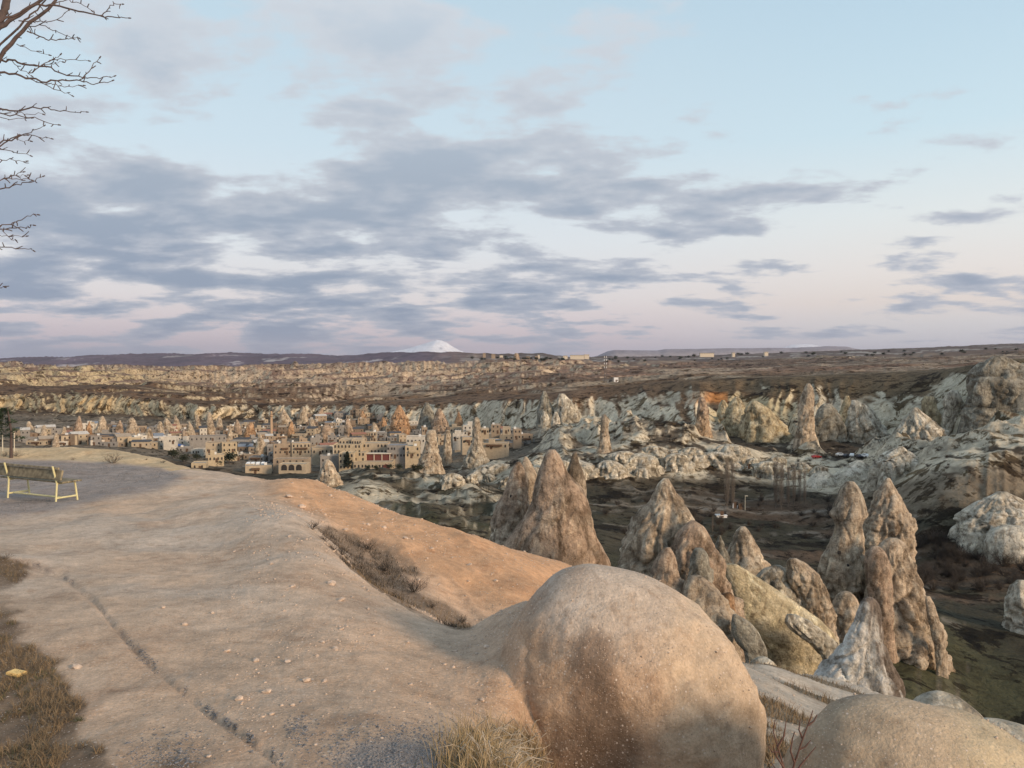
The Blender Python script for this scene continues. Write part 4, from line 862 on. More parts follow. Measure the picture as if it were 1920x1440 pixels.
# rounded humps along the white rock band
LB = [(900, 'under the bottle shaped chimney'), (960, 'behind the twin cones'), (1030, 'behind the broad brown cone'), (1100, 'left of the lone needle'), (1170, 'right of the lone needle'), (1250, 'above the red brown fields'), (1330, 'under the brown pillar'), (1400, 'above the poplar grove'), (1470, 'under the long yellow slope'), (1540, 'beside the red car')]
HU = {}
for i in range(30):
    px = 862 + 690 * (i + _rng.uniform(-.6, .6)) / 30
    py = np.interp(px, [860, 950, 1050, 1150, 1300, 1400, 1540], [905, 905, 882, 876, 872, 876, 884]) + _rng.uniform(-22, 14)
    loc = vray(px, py, 700)
    if loc is None: continue
    d = loc.y - 1; hw = _rng.choice([9, 13, 18, 24, 30, 36]) * _rng.uniform(.85, 1.15); hh = hw * _rng.uniform(.35, .8) + 7; lean = _rng.uniform(-.6, .6) * hw
    b = py + 3; t = b - hh
    adj = 'tall' if hh / hw > 1.15 else 'rounded' if hh / hw > .8 else 'flat'
    wd = 'broad' if hw > 22 else 'narrow' if hw < 14 else 'medium sized'
    sd_ = min(LB, key=lambda q: abs(q[0] - px))[1]
    lab = '%s %s white rock hump in the pale band %s' % (adj, wd, sd_)
    o = rock('tuff_hump', lab, 'rock', d,
         [(t, px + lean - hw * .35, px + lean + hw * .30), (t + hh * .12, px + lean * .9 - hw * .62, px + lean * .9 + hw * .6), (t + hh * .35, px + lean * .6 - hw * .9, px + lean * .6 + hw * .82), (t + hh * .7, px + lean * .25 - hw, px + lean * .25 + hw), (b + 4, px - hw * 1.1, px + hw * 1.1)],
         pal='pale', amp=.16, flute=.26, nfl=_rng.choice([7, 10, 13]), seed=200 + i, nth=60, nlv=34, light=.75, dark=.6, dr=.55)
    HU.setdefault(lab, []).append(o)
for lab, L_ in HU.items():
    if len(L_) > 1:
        for o in L_: o['group'] = lab.replace('hump', 'humps')
# castle rock on the skyline
rock('castle_rock', 'tower like castle rock standing on the brown skyline', CH, 3400,
     [(662, 966, 969), (664, 963, 973), (671, 962, 974), (677, 962, 975), (682, 955, 982), (690, 948, 990), (697, 940, 998)], pal='brown', amp=.12, flute=.08, seed=95, nth=40, nlv=36, sink=30)

# carved doors and windows in the rock
M_HOLE = paint('carved_opening', (.030, .024, .020), .9)
def openings(key, spots):
    o = next(q for q in COL.objects if q.get('label', '').startswith(key)); bpy.context.view_layer.update()
    t = BVHTree.FromObject(o, bpy.context.evaluated_depsgraph_get())
    for (px, py, w, h) in spots:
        dr_ = PV(px, py, 1.0).normalized(); q = t.ray_cast(-o.location, dr_)[0]
        if q is None: continue
        s = (q + o.location).y / FPX; W, H_ = w * s, h * s
        pts = [(-W / 2, 0), (W / 2, 0), (W / 2, H_ * .7)] + [(W / 2 * math.cos(a), H_ * .7 + H_ * .3 * math.sin(a)) for a in (math.pi * .25, math.pi * .5, math.pi * .75)] + [(-W / 2, H_ * .7)]
        n = len(pts); V = [(x, -.12, z) for x, z in pts] + [(x, 1.2, z) for x, z in pts]; F = [list(range(n)), list(range(2 * n - 1, n - 1, -1))] + [(i, n + i, n + (i + 1) % n, (i + 1) % n) for i in range(n)]
        c = bpy.data.objects.new('opening', mesh_from('opening', V, F, M_HOLE, False)); link(c, o); c.location = q - Vector((0, 0, H_ / 2))
openings('brown cone honeycombed', [(742, 783, 2, 3), (748, 776, 2, 2.5), (753, 786, 2.5, 3), (746, 795, 2.5, 3.5), (757, 796, 2, 3), (739, 800, 2.5, 3), (763, 803, 2, 3), (750, 803, 3, 4)])
openings('dark flanked double', [(822, 786, 2, 3), (829, 789, 2.5, 4), (817, 798, 2, 3), (834, 800, 2.5, 3), (825, 800, 2, 3)])
openings('bottle shaped', [(888, 844, 2, 2.5), (897, 850, 1.5, 2)])
openings('pale sand coloured', [(809, 857, 2, 2.5), (801, 849, 3, 3), (815, 866, 2, 3), (795, 868, 2, 3)])
openings('wide grey cone', [(1014, 795, 2, 3), (1022, 790, 2, 3), (1032, 800, 2, 3), (1027, 770, 2.5, 2.5), (1036, 772, 2, 2.5)])
openings('smooth pale rock face', [(1052, 768, 2.5, 2.5), (1046, 790, 2, 3), (1060, 800, 2, 3)])
openings('flat faced tan', [(608, 884, 3, 3), (618, 892, 2.5, 3)])
openings('ribbed pale mound with an eye', [(1699, 848, 3.5, 3)])
openings('lone needle', [(1134, 818, 2, 2.5)])
openings('tall banded chimney', [(1574, 1036, 5, 7), (1590, 1060, 4, 5)])
openings('narrow grey brown', [(958, 930, 4, 5)])
openings('brown rock pillar', [(1316, 782, 2, 3), (1322, 786, 2, 3)])
# ------------------------------------------------------------------ town
WALLS = {'cream': (.39, .315, .225), 'yellow': (.42, .335, .225), 'white': (.50, .455, .39), 'grey': (.24, .22, .20), 'tan': (.30, .23, .165), 'brown': (.19, .14, .10)}
M_WALL = {k: paint('wall_' + k, v, .9, .14, .8) for k, v in WALLS.items()}
ROOFS = {'dark': (.065, .065, .07), 'blue grey': (.20, .22, .25), 'red': (.29, .13, .085), 'earthen': (.34, .27, .20), 'pale': (.50, .46, .41)}
M_ROOF = {k: paint('roof_' + k, v, .85, .18, 1.2) for k, v in ROOFS.items()}
M_PANE = paint('window_pane', (.045, .040, .038), .25, .2); M_DOOR = paint('door_wood', (.10, .055, .03), .7)
M_DRED = paint('arcade_red', (.13, .035, .03), .8); M_STONE = paint('pale_stone', (.58, .50, .39), .9)
def box_me(name, sx, sy, sz, mat, z0=0.0, par=0.0):
    """box standing on z0; par>0 adds a parapet with a sunken roof"""
    bm = bmesh.new(); bmesh.ops.create_cube(bm, size=1)
    bmesh.ops.scale(bm, vec=(sx, sy, sz), verts=bm.verts); bmesh.ops.translate(bm, vec=(0, 0, z0 + sz / 2), verts=bm.verts)
    if par:
        f = max(bm.faces, key=lambda q: q.calc_center_median().z)
        bmesh.ops.inset_region(bm, faces=[f], thickness=.3); bmesh.ops.translate(bm, vec=(0, 0, -par), verts=f.verts)
    me = bpy.data.meshes.new(name); bm.to_mesh(me); bm.free(); me.materials.append(mat); return me
def arch_me(name, w, h, t, mat):
    pts = [(-w / 2, 0), (w / 2, 0), (w / 2, h - w / 2)] + [(w / 2 * math.cos(a), h - w / 2 + w / 2 * math.sin(a)) for a in [math.pi * k / 8 for k in range(1, 8)]] + [(-w / 2, h - w / 2)]
    V = [(x, -t / 2, z) for x, z in pts] + [(x, t / 2, z) for x, z in pts]; n = len(pts)
    F = [list(range(n)), list(range(2 * n - 1, n - 1, -1))] + [(i, n + i, n + (i + 1) % n, (i + 1) % n) for i in range(n)]
    return mesh_from(name, V, F, mat, False)
ME_WIN = box_me('window', .75, .16, 1.1, M_PANE); ME_AWIN = arch_me('window', .75, 1.35, .16, M_PANE); ME_DOOR = box_me('door', 1.1, .16, 2.1, M_DOOR); ME_ARCH = arch_me('archway', 2.6, 2.7, .2, M_PANE)
ME_SILL = box_me('sill', 1.15, .22, .14, M_STONE)
def child(name, me, parent, loc, rz=0.0, sc=(1, 1, 1)):
    o = bpy.data.objects.new(name, me); link(o, parent); o.location = loc; o.rotation_euler = (0, 0, rz); o.scale = sc; return o
def face_windows(par, sx, sy, sz, rows, cols, me, rng, z0=0.0, loc0=(0, 0, 0), side=False):
    for r in range(rows):
        for c_ in range(cols):
            if rng.random() < .10: continue
            x = -sx / 2 + sx * (c_ + .5) / cols + rng.uniform(-.12, .12); z = z0 + sz * (r + .32) / rows
            child('window', me, par, (loc0[0] + x, loc0[1] - sy / 2 - .03, loc0[2] + z))
    if side:
        for r in range(rows):
            for s in (-1, 1): child('window', me, par, (loc0[0] + s * (sx / 2 + .03), loc0[1], loc0[2] + z0 + sz * (r + .32) / rows), math.pi / 2)
ME_TANK = box_me('water_tank', 1.3, 1.0, 1.2, paint('tank_white', (.6, .6, .58), .5))
def house(px, d, zb, w, dp, h, wall, roof, rows, cols, label, group, rng, rot=0.0, pitched=False, arch=False, name='house'):
    x = (px - 960) / FPX * d
    e = bpy.data.objects.new(name, None); link(e); e.location = (x, d, zb); e.rotation_euler = (0, 0, -math.atan2(x, d) * .8 + rot); tag(e, label, 'house', group)
    child('wall', box_me('wall', w, dp, h + 5, M_WALL[wall], -5, 0 if pitched else .45), e, (0, 0, 0))
    if pitched:
        V = [(-w / 2 - .3, -dp / 2 - .3, h), (w / 2 + .3, -dp / 2 - .3, h), (w / 2 + .3, dp / 2 + .3, h), (-w / 2 - .3, dp / 2 + .3, h), (-w / 2 - .3, 0, h + dp * .2), (w / 2 + .3, 0, h + dp * .2)]
        F = [(0, 1, 5, 4), (2, 3, 4, 5), (1, 2, 5), (3, 0, 4), (3, 2, 1, 0)]
        child('roof', mesh_from('roof', V, F, M_ROOF[roof], False), e, (0, 0, 0))
    else:
        child('roof', box_me('roof', w - .64, dp - .64, .06, M_ROOF[roof]), e, (0, 0, h - .44))
        if rng.random() < .35: child('water_tank', ME_TANK, e, (rng.uniform(-.3, .3) * w, rng.uniform(-.1, .2) * dp, h - .3))
        if rng.random() < .3: child('balcony', box_me('balcony', w * rng.uniform(.3, .7), 1.3, .9, M_DOOR if rng.random() < .5 else M_WALL[wall]), e, (rng.uniform(-.12, .12) * w, -dp / 2 - .66, h * .48))
        if rng.random() < .4: child('roof_hut', box_me('roof_hut', rng.uniform(2, 3.5), rng.uniform(2, 3), rng.uniform(1.8, 2.6), M_WALL[wall]), e, (rng.uniform(-.25, .25) * w, rng.uniform(-.1, .25) * dp, h - .4))
    face_windows(e, w, dp, h, rows, cols, ME_AWIN if arch else ME_WIN, rng, side=True)
    child('door', ME_DOOR, e, (rng.uniform(-.3, .3) * w, -dp / 2 - .035, .02))
    return e
_t = random.Random(77)
def vhit(px, py, dmax=4000):
    return vray(px, py, dmax)
LM = [(60, 'the sheds at the far town edge'), (160, 'the yellow cliff foot'), (270, 'the orange cones'), (340, 'the blue awning'), (420, 'the parked cars'), (510, 'the minaret'), (590, 'the grey terrace hotel'), (660, 'the cypress'),
      (740, 'the honeycombed cone'), (800, 'the sand coloured chimneys'), (860, 'the double cone'), (910, 'the bottle shaped chimney'), (960, 'the pale cliff end of town'), (1030, 'the cave cut cone')]
HERO = [  # px0, px1, top, base, depth, wall, roof, rows, cols
 (763, 798, 817, 832, 430, 'white', 'earthen', 1, 5), (695, 706, 809, 828, 445, 'cream', 'pale', 2, 2), (760, 788, 835, 858, 398, 'yellow', 'pale', 2, 3),
 (728, 762, 833, 858, 402, 'grey', 'blue grey', 2, 6), (512, 545, 830, 852, 440, 'tan', 'dark', 2, 4), (547, 581, 829, 852, 442, 'cream', 'blue grey', 2, 5), (387, 414, 828, 848, 455, 'cream', 'dark', 2, 3), (416, 443, 829, 848, 452, 'yellow', 'dark', 2, 3),
 (390, 418, 851, 866, 400, 'yellow', 'earthen', 1, 4), (869, 886, 796, 816, 470, 'white', 'pale', 2, 2), (902, 916, 802, 814, 480, 'cream', 'pale', 1, 3), (922, 938, 795, 812, 500, 'tan', 'pale', 2, 2), (943, 957, 800, 812, 500, 'cream', 'earthen', 1, 2),
 (962, 977, 803, 823, 450, 'tan', 'earthen', 2, 2), (905, 953, 829, 841, 400, 'cream', 'earthen', 1, 6), (357, 421, 816, 827, 500, 'grey', 'dark', 1, 8), (845, 866, 800, 812, 480, 'cream', 'earthen', 1, 4), (584, 622, 838, 852, 420, 'cream', 'dark', 1, 5),
 (600, 640, 853, 868, 395, 'grey', 'earthen', 1, 4), (850, 868, 812, 826, 450, 'white', 'earthen', 1, 3), (865, 885, 818, 834, 435, 'cream', 'blue grey', 1, 3), (790, 800, 800, 812, 470, 'tan', 'dark', 1, 2), (240, 262, 820, 834, 470, 'yellow', 'pale', 1, 3), (180, 200, 818, 832, 480, 'white', 'pale', 1, 3),
 (308, 330, 818, 832, 480, 'white', 'blue grey', 1, 3), (460, 507, 871, 886, 378, 'cream', 'earthen', 1, 1), (361, 386, 866, 880, 380, 'yellow', 'earthen', 1, 2)]
taken = []
for (a, b, t, bs, d, wl, rf, rw, cl) in HERO:
    s = d / FPX; w = (b - a) * s; h = (bs - t) * s; px = (a + b) / 2; zb = zof(bs, d)
    taken.append((px, (t + bs) / 2, (b - a) / 2))
    lm = min(LM, key=lambda q: abs(q[0] - px))[1]
    st = 'one storey' if rw == 1 else 'two storey'
    house(px, d, zb, w, _t.uniform(6, 9), h, wl, rf, rw, cl, '%s %s %s bay house with %s roof by %s' % (wl, st, {1: 'one', 2: 'two', 3: 'three', 4: 'four', 5: 'five', 6: 'six', 8: 'eight'}[cl], rf, lm), None, _t, _t.uniform(-.15, .15), arch=(wl in ('cream', 'yellow')))
# the terraced hotel: wings climb the slope
hot = bpy.data.objects.new('hotel', None); link(hot); hb = PV(700, 878, 395); hot.location = hb; tag(hot, 'big cream terraced hotel with red arcade and rows of arched windows', 'hotel')
WING = [(667, 738, 863, 879, 392, 'cream', 1, 11), (640, 667, 847, 879, 393, 'yellow', 3, 4), (662, 688, 846, 864, 398, 'yellow', 2, 4), (630, 681, 831, 850, 406, 'yellow', 2, 8), (663, 681, 822, 834, 414, 'cream', 1, 4), (678, 729, 829, 850, 411, 'cream', 2, 8), (640, 664, 822, 834, 416, 'cream', 1, 4)]
for (a, b, t, bs, d, wl, rw, cl) in WING:
    s = d / FPX; w = (b - a) * s; h = (bs - t) * s; c0 = PV((a + b) / 2, bs, d) - hb
    wg = child('wing', box_me('wing', w, 11, h + 6, M_WALL[wl], -6, .5), hot, c0)
    face_windows(wg, w, 11, h, rw, cl, ME_AWIN, _t)
c0 = PV(710, 863, 398) - hb
arc = child('arcade', box_me('arcade', 46 * 398 / FPX, 4, 3.4, M_DRED), hot, c0)
for k in range(4): child('column', box_me('column', .35, .35, 3.2, M_STONE) if k == 0 else bpy.data.meshes['column'], arc, (-5.8 + k * 3.9, -2.2, 0))
child('arcade_roof', box_me('arcade_roof', 12.8, 5, .3, M_STONE), arc, (0, -.3, 3.4))
child('archway', arch_me('archway', 3.0, 2.7, .3, M_DRED), hot, PV(727.5, 878, 392) - hb + Vector((0, -5.6, 0)))
# the grey terrace hotel with an arcade of round arches
gh = bpy.data.objects.new('hotel', None); link(gh); gb = PV(552, 880, 372); gh.location = gb; tag(gh, 'low tan terrace hotel with a row of round arches below the parked cars', 'hotel')
w1 = child('terrace', box_me('terrace', 50 * 372 / FPX, 8, 9, M_WALL['cream'], -6, .4), gh, (0, 0, 0))
for k in range(3): child('archway', ME_ARCH, w1, (-3.6 + 3.4 * k, -4.05, .05))
w2 = child('terrace', box_me('terrace', 64 * 380 / FPX, 7, 8.5, M_WALL['tan'], -6, .4), gh, PV(548, 868, 382) - gb)
for k in range(5): child('window', ME_AWIN, w2, (-6 + 3 * k, -3.55, .3))
# many ordinary houses
cnt = 0
for trial in range(9000):
    if cnt >= 265: break
    px = _t.uniform(36, 985)
    lo = np.interp(px, [36, 200, 330, 420, 560, 700, 800, 880, 985], [806, 806, 803, 800, 778, 776, 806, 806, 806]); hi = np.interp(px, [36, 300, 400, 500, 620, 640, 800, 880, 985], [834, 838, 862, 868, 862, 828, 828, 850, 838])
    py = _t.uniform(lo, hi)
    if any(abs(px - q[0]) < 5 + q[2] * .7 and abs(py - q[1]) < 5 for q in taken): continue
    loc = vhit(px, py)
    if loc is None or loc.y < 330 or loc.y > 1000: continue
    far_ = sstep(420, 900, np.array(loc.y)); w = _t.uniform(5, 12); h = _t.choice([2.8, 3.0, 3.4, 3.2, 5.8, 6.4]); rw = 1 if h < 4 else 2
    wl = _t.choice(['cream', 'tan', 'tan', 'white', 'grey', 'grey', 'brown', 'brown', 'cream'] if px > 330 else ['grey', 'white', 'tan', 'grey', 'cream', 'brown'])
    rf = _t.choice(['dark', 'dark', 'dark', 'blue grey', 'earthen', 'pale', 'red', 'earthen']); pit = _t.random() < .35; cl = max(2, int(w / _t.uniform(2.3, 3.2)))
    lm = min(LM, key=lambda q: abs(q[0] - px))[1]
    lab = '%s %s %s house with %s roof near %s' % ('long' if w > 11 else 'compact', wl, 'gabled' if pit else 'two storey' if rw == 2 else 'single storey', rf, lm)
    house(px, loc.y, ground(loc.x, loc.y, loc.z) - .3, w, _t.uniform(5, 9), h, wl, rf, rw, cl, lab, lab + ' group', _t, _t.uniform(-.45, .45), pit)
    taken.append((px, py - h / loc.y * 750, w / loc.y * 750)); cnt += 1
# groups only where a label repeats
_seen = {}
for o in COL.objects:
    if o.get('category') == 'house': _seen.setdefault(o['label'], []).append(o)
for lab, L_ in _seen.items():
    for o in L_:
        if 'group' in o: del o['group']
        if len(L_) > 1: o['group'] = lab.replace(' house', ' houses', 1)
# minaret
mn = bpy.data.objects.new('minaret', None); link(mn); lm_ = vhit(509, 822) or PV(509, 822, 600); mn.location = (lm_.x, lm_.y, ground(lm_.x, lm_.y) - .5); tag(mn, 'slender brown stone minaret rising above the town roofs', 'minaret')
M_MIN = paint('minaret_stone', (.40, .27, .17), .9); s_ = lm_.y / FPX
def lathe(name, prof, mat, n=16):
    V = []; F = []
    for r, z in prof: V += [(r * math.cos(2 * math.pi * k / n), r * math.sin(2 * math.pi * k / n), z) for k in range(n)]
    for i in range(len(prof) - 1): F += [(i * n + k, i * n + (k + 1) % n, (i + 1) * n + (k + 1) % n, (i + 1) * n + k) for k in range(n)]
    F += [list(range((len(prof) - 1) * n, len(prof) * n)), list(range(n - 1, -1, -1))]
    return mesh_from(name, V, F, mat, True)
hm = 58 * s_
child('shaft', lathe('shaft', [(1.35, 0), (1.35, 3), (1.0, 3.6), (.95, hm * .72)], M_MIN), mn, (0, 0, 0)); child('balcony', lathe('balcony', [(.95, 0), (1.5, .5), (1.5, 1.4), (.85, 1.45)], M_MIN), mn, (0, 0, hm * .72))
child('upper_shaft', lathe('upper_shaft', [(.8, 0), (.75, hm * .13)], M_MIN), mn, (0, 0, hm * .72 + 1.45)); child('spire', lathe('spire', [(.95, 0), (.5, 1.6), (.05, 3.4)], M_ROOF['dark']), mn, (0, 0, hm * .85 + 1.45))
# blue awning
aw = bpy.data.objects.new('awning', None); link(aw); q = vhit(336, 843) or PV(336, 843, 470); aw.location = q; tag(aw, 'bright blue tarpaulin awning over a yard in the town', 'awning')
M_BLUE = paint('blue_tarp', (.03, .09, .30), .6); child('canopy', mesh_from('canopy', [(-3, -2, 2.4), (3, -2, 2.4), (3, 2, 2.4), (-3, 2, 2.4), (0, 0, 3.6)], [(0, 1, 4), (1, 2, 4), (2, 3, 4), (3, 0, 4)], M_BLUE, False), aw, (0, 0, 0))
for sx in (-2.8, 2.8):
    for sy in (-1.8, 1.8): child('post', box_me('post', .12, .12, 2.4, M_DOOR) if 'post' not in bpy.data.meshes else bpy.data.meshes['post'], aw, (sx, sy, 0))
# cars
M_CARW = paint('car_white', (.75, .75, .74), .35, .04); M_CARD = paint('car_dark', (.05, .05, .06), .35, .1); M_CARR = paint('car_red', (.45, .03, .03), .35, .1); M_TYRE = paint('tyre', (.02, .02, .02), .9)
def car_body(name, mat):
    prof = [(-2.1, .35), (2.1, .35), (2.15, .75), (1.95, .92), (1.0, 1.0), (.55, 1.42), (-1.1, 1.48), (-1.75, 1.02), (-2.15, .95)]
    V = [(x, -.85 + (.12 if z > 1.1 else 0), z) for x, z in prof] + [(x, .85 - (.12 if z > 1.1 else 0), z) for x, z in prof]; n = len(prof)
    F = [list(range(n)), list(range(2 * n - 1, n - 1, -1))] + [(i, i + n, (i + 1) % n + n, (i + 1) % n) for i in range(n)]
    return mesh_from(name, V, F, mat, False)
BODY = {k: car_body('body', m) for k, m in (('white', M_CARW), ('dark', M_CARD), ('red', M_CARR))}
ME_TYRE = lathe('wheel', [(.32, -.1), (.32, .1)], M_TYRE, 14); ME_SCR = box_me('side_window', 1.4, .03, .34, M_PANE); ME_WS = box_me('windscreen', .03, 1.3, .5, M_PANE)
def car(px, py, colr, rz, label, group=None, d=None):
    q = vhit(px, py) if d is None else PV(px, py, d)
    e = bpy.data.objects.new('parked_car', None); link(e); e.location = (q.x, q.y, q.z if d else ground(q.x, q.y)); e.rotation_euler = (0, 0, rz); tag(e, label, 'car', group)
    child('body', BODY[colr], e, (0, 0, 0))
    for sx in (-1.3, 1.3):
        for sy in (-.8, .8): w = child('wheel', ME_TYRE, e, (sx, sy, .32)); w.rotation_euler = (R(90), 0, 0)
    for sy in (-.80, .80): child('side_window', ME_SCR, e, (-.3, sy, 1.06))
    a = child('windscreen', ME_WS, e, (.80, 0, 1.0)); a.rotation_euler = (0, R(-46), 0); b = child('windscreen', ME_WS, e, (-1.46, 0, 1.02)); b.rotation_euler = (0, R(52), 0)
# a terrace to park on
pk = bpy.data.objects.new('car_park', box_me('car_park', 46 * 385 / FPX, 13, 9, M_WALL['tan'], -9)); link(pk); pk.location = PV(484, 872, 386); tag(pk, 'walled earth terrace used as a car park below the houses', 'terrace')
for k, (px, c_) in enumerate([(468, 'white'), (476, 'white'), (485, 'white'), (494, 'white')]): car(px, 871.5, c_, R(80 + 7 * k), 'white car parked in the row on the walled terrace', 'white cars in the terrace row', d=383)
car(502, 871.5, 'dark', R(60), 'dark car parked at the end of the terrace row', d=386)
car(1531, 859, 'red', R(20), 'small red car alone on the dark valley floor')
for k, (px, py) in enumerate([(1576, 855), (1588, 857), (1598, 856), (1610, 858), (1621, 857)]): car(px, py, ['white', 'dark', 'white', 'dark', 'white'][k], R(30 * k), ['white', 'dark', 'white', 'dark', 'white'][k] + ' car parked near the foot of the rounded pale mound', ['white', 'dark', 'white', 'dark', 'white'][k] + ' cars near the rounded mound')
# radio mast with its cabins
q = vhit(1135, 716) or PV(1135, 716, 690); ms = bpy.data.objects.new('radio_mast', None); link(ms); ms.location = (q.x, q.y, ground(q.x, q.y)); tag(ms, 'lattice radio mast with white antenna panels on the plateau edge', 'mast')
M_STEEL = paint('mast_steel', (.10, .09, .09), .6); M_WHT = paint('white_panel', (.75, .73, .70), .6, .05); mh = 47 * q.y / FPX
for sx in (-1, 1):
    for sy in (-1, 1):
        l = child('leg', mesh_from('leg', [(sx * .9 - .12, sy * .9 - .12, 0), (sx * .9 + .12, sy * .9 - .12, 0), (sx * .9 + .12, sy * .9 + .12, 0), (sx * .9 - .12, sy * .9 + .12, 0), (sx * .4 - .1, sy * .4 - .1, mh), (sx * .4 + .1, sy * .4 - .1, mh), (sx * .4 + .1, sy * .4 + .1, mh), (sx * .4 - .1, sy * .4 + .1, mh)],
                                             [(0, 1, 5, 4), (1, 2, 6, 5), (2, 3, 7, 6), (3, 0, 4, 7), (4, 5, 6, 7)], M_STEEL, False), ms, (0, 0, 0))
for k in range(9):
    z = mh * (k + .5) / 9; w = 1.8 - 1.0 * (k + .5) / 9
    child('brace', box_me('brace', w, w, .16, M_STEEL), ms, (0, 0, z))
for z in (.55, .70, .84, .96): 
    for sx in (-1, 1): child('antenna_panel', box_me('antenna_panel', .5, .3, 1.6, M_WHT), ms, (sx * 1.0, -.5, mh * z))
child('tip', box_me('tip', .12, .12, 2.5, M_STEEL), ms, (0, 0, mh))
def hut(px, py, w, h, mat, label, cat='hut', roofmat=None, d=None):
    q = (vhit(px, py) or PV(px, py, 700)) if d is None else PV(px, py, d)
    e = bpy.data.objects.new('hut', None); link(e); e.location = q; tag(e, label, cat); s = q.y / FPX
    child('wall', box_me('wall', w * s, w * s * .7, h * s + 1.5, mat, -1.5), e, (0, 0, 0)); child('roof', box_me('roof', w * s * 1.08, w * s * .78, .2, roofmat or M_ROOF['dark']), e, (0, 0, h * s)); child('door', ME_DOOR, e, (0, -w * s * .35 - .05, 0))
    child('window', ME_WIN, e, (w * s * .3, -w * s * .35 - .05, 1.0))
hut(1155, 716, 8, 8, M_WHT, 'white equipment cabin beside the radio mast', roofmat=M_WHT); hut(1143, 716, 9, 4, M_WALL['grey'], 'low grey equipment shed at the foot of the mast')
hut(1378, 952, 9, 7, M_WHT, 'little white hut by the valley road', roofmat=M_WHT); hut(1388, 955, 4, 4, M_WHT, 'tiny white kiosk by the valley road lamp', roofmat=M_WHT)
hut(1352, 969, 19, 3, M_WHT, 'long white trailer parked below the valley road', 'trailer', M_WHT); hut(1404, 879, 5, 4, M_WHT, 'small white shed on the far side of the valley fields', roofmat=M_WHT)
# far white buildings on the skyline
for i, (px, py, w, h, lab) in enumerate([(1060, 669, 8, 3, 'small white building left of the long white block on the skyline'), (1082, 668.5, 26, 4, 'long white block of buildings on the skyline'), (1100, 668, 9, 5, 'taller white building at the end of the long skyline block'), (1325, 664, 26, 3, 'low white complex with dark trees on the right skyline'),
                                         (925, 667, 7, 4, 'cream house on the skyline village hill'), (940, 668, 6, 3, 'white house on the skyline village hill'), (908, 665, 5, 4, 'tan house high on the skyline village hill'), (990, 670, 7, 3, 'pale house right of the castle rock'), (1436, 662, 7, 3, 'tiny white building below the mesa'), (1006, 669, 5, 3, 'small pale house beyond the castle rock'),
                                         (1375, 664, 5, 4, 'small white block near the low white complex'), (1010, 667, 4, 3, 'tiny white house near the castle rock trees')]):
    d = 3300; e = bpy.data.objects.new('house', None); link(e); e.location = PV(px, py, d); tag(e, lab, 'house'); s = d / FPX
    child('wall', box_me('wall', w * s, 14, h * .6 * s + 12, M_STONE if 'white' in lab else M_WALL['tan'], -12), e, (0, 0, 0)); child('roof', box_me('roof', w * s * 1.04, 15, 1, M_ROOF['dark' if i % 2 else 'earthen']), e, (0, 0, h * .6 * s))
    for k in range(max(1, int(w / 3))): child('window', ME_WIN, e, (-w * s / 2 + w * s * (k + .5) / max(1, int(w / 3)), -7.05, h * s * .2), 0, (2.5, 1, 1.6))
# ------------------------------------------------------------------ plants and small things
class Tubes:
    def __init__(s): s.V = []; s.F = []; s.n = 0
    def add(s, pts, r0, r1, k=4):
        pts = [Vector(p) for p in pts]; m = len(pts)
        for i, p in enumerate(pts):
            t = (pts[min(i + 1, m - 1)] - pts[max(i - 1, 0)]).normalized(); a = t.cross(Vector((.31, .17, .93))); a = a.normalized() if a.length > 1e-4 else Vector((1, 0, 0)); b = t.cross(a)
            r = r0 + (r1 - r0) * i / max(1, m - 1)
            for j in range(k): w = 2 * math.pi * j / k; s.V.append(p + a * (r * math.cos(w)) + b * (r * math.sin(w)))
        for i in range(m - 1):
            for j in range(k): s.F.append((s.n + i * k + j, s.n + i * k + (j + 1) % k, s.n + (i + 1) * k + (j + 1) % k, s.n + (i + 1) * k + j))
        s.n += m * k
    def me(s, name, mat, smooth=True): return raw_mesh(name, [tuple(v) for v in s.V], s.F, mat, smooth=smooth)
M_BARK = paint('bark', (.075, .052, .045), .9, .3, 30); M_TWIG = paint('twig', (.085, .060, .048), .9, .3, 5); M_PALETWIG = paint('pale_twig', (.15, .115, .085), .9, .3, 5)
M_DARKTWIG = paint('dark_twig', (.055, .042, .032), .9, .3, 3); M_STRAW = paint('straw', (.36, .26, .14), .85, .4, 9); M_DRY = paint('dry_grass', (.21, .145, .08), .9, .45, 9); M_DEAD = paint('dead_stem', (.42, .34, .25), .85, .25, 12)
M_GREENG = paint('green_grass', (.085, .085, .035), .85, .4, 9); M_NEEDLE = paint('pine_needles', (.030, .048, .022), .8, .4, 6); M_CYP = paint('cypress_leaves', (.018, .026, .014), .85, .4, 1)
g_ = random.Random(9)
def rv(a): return Vector((g_.uniform(-a, a), g_.uniform(-a, a), g_.uniform(-a, a)))
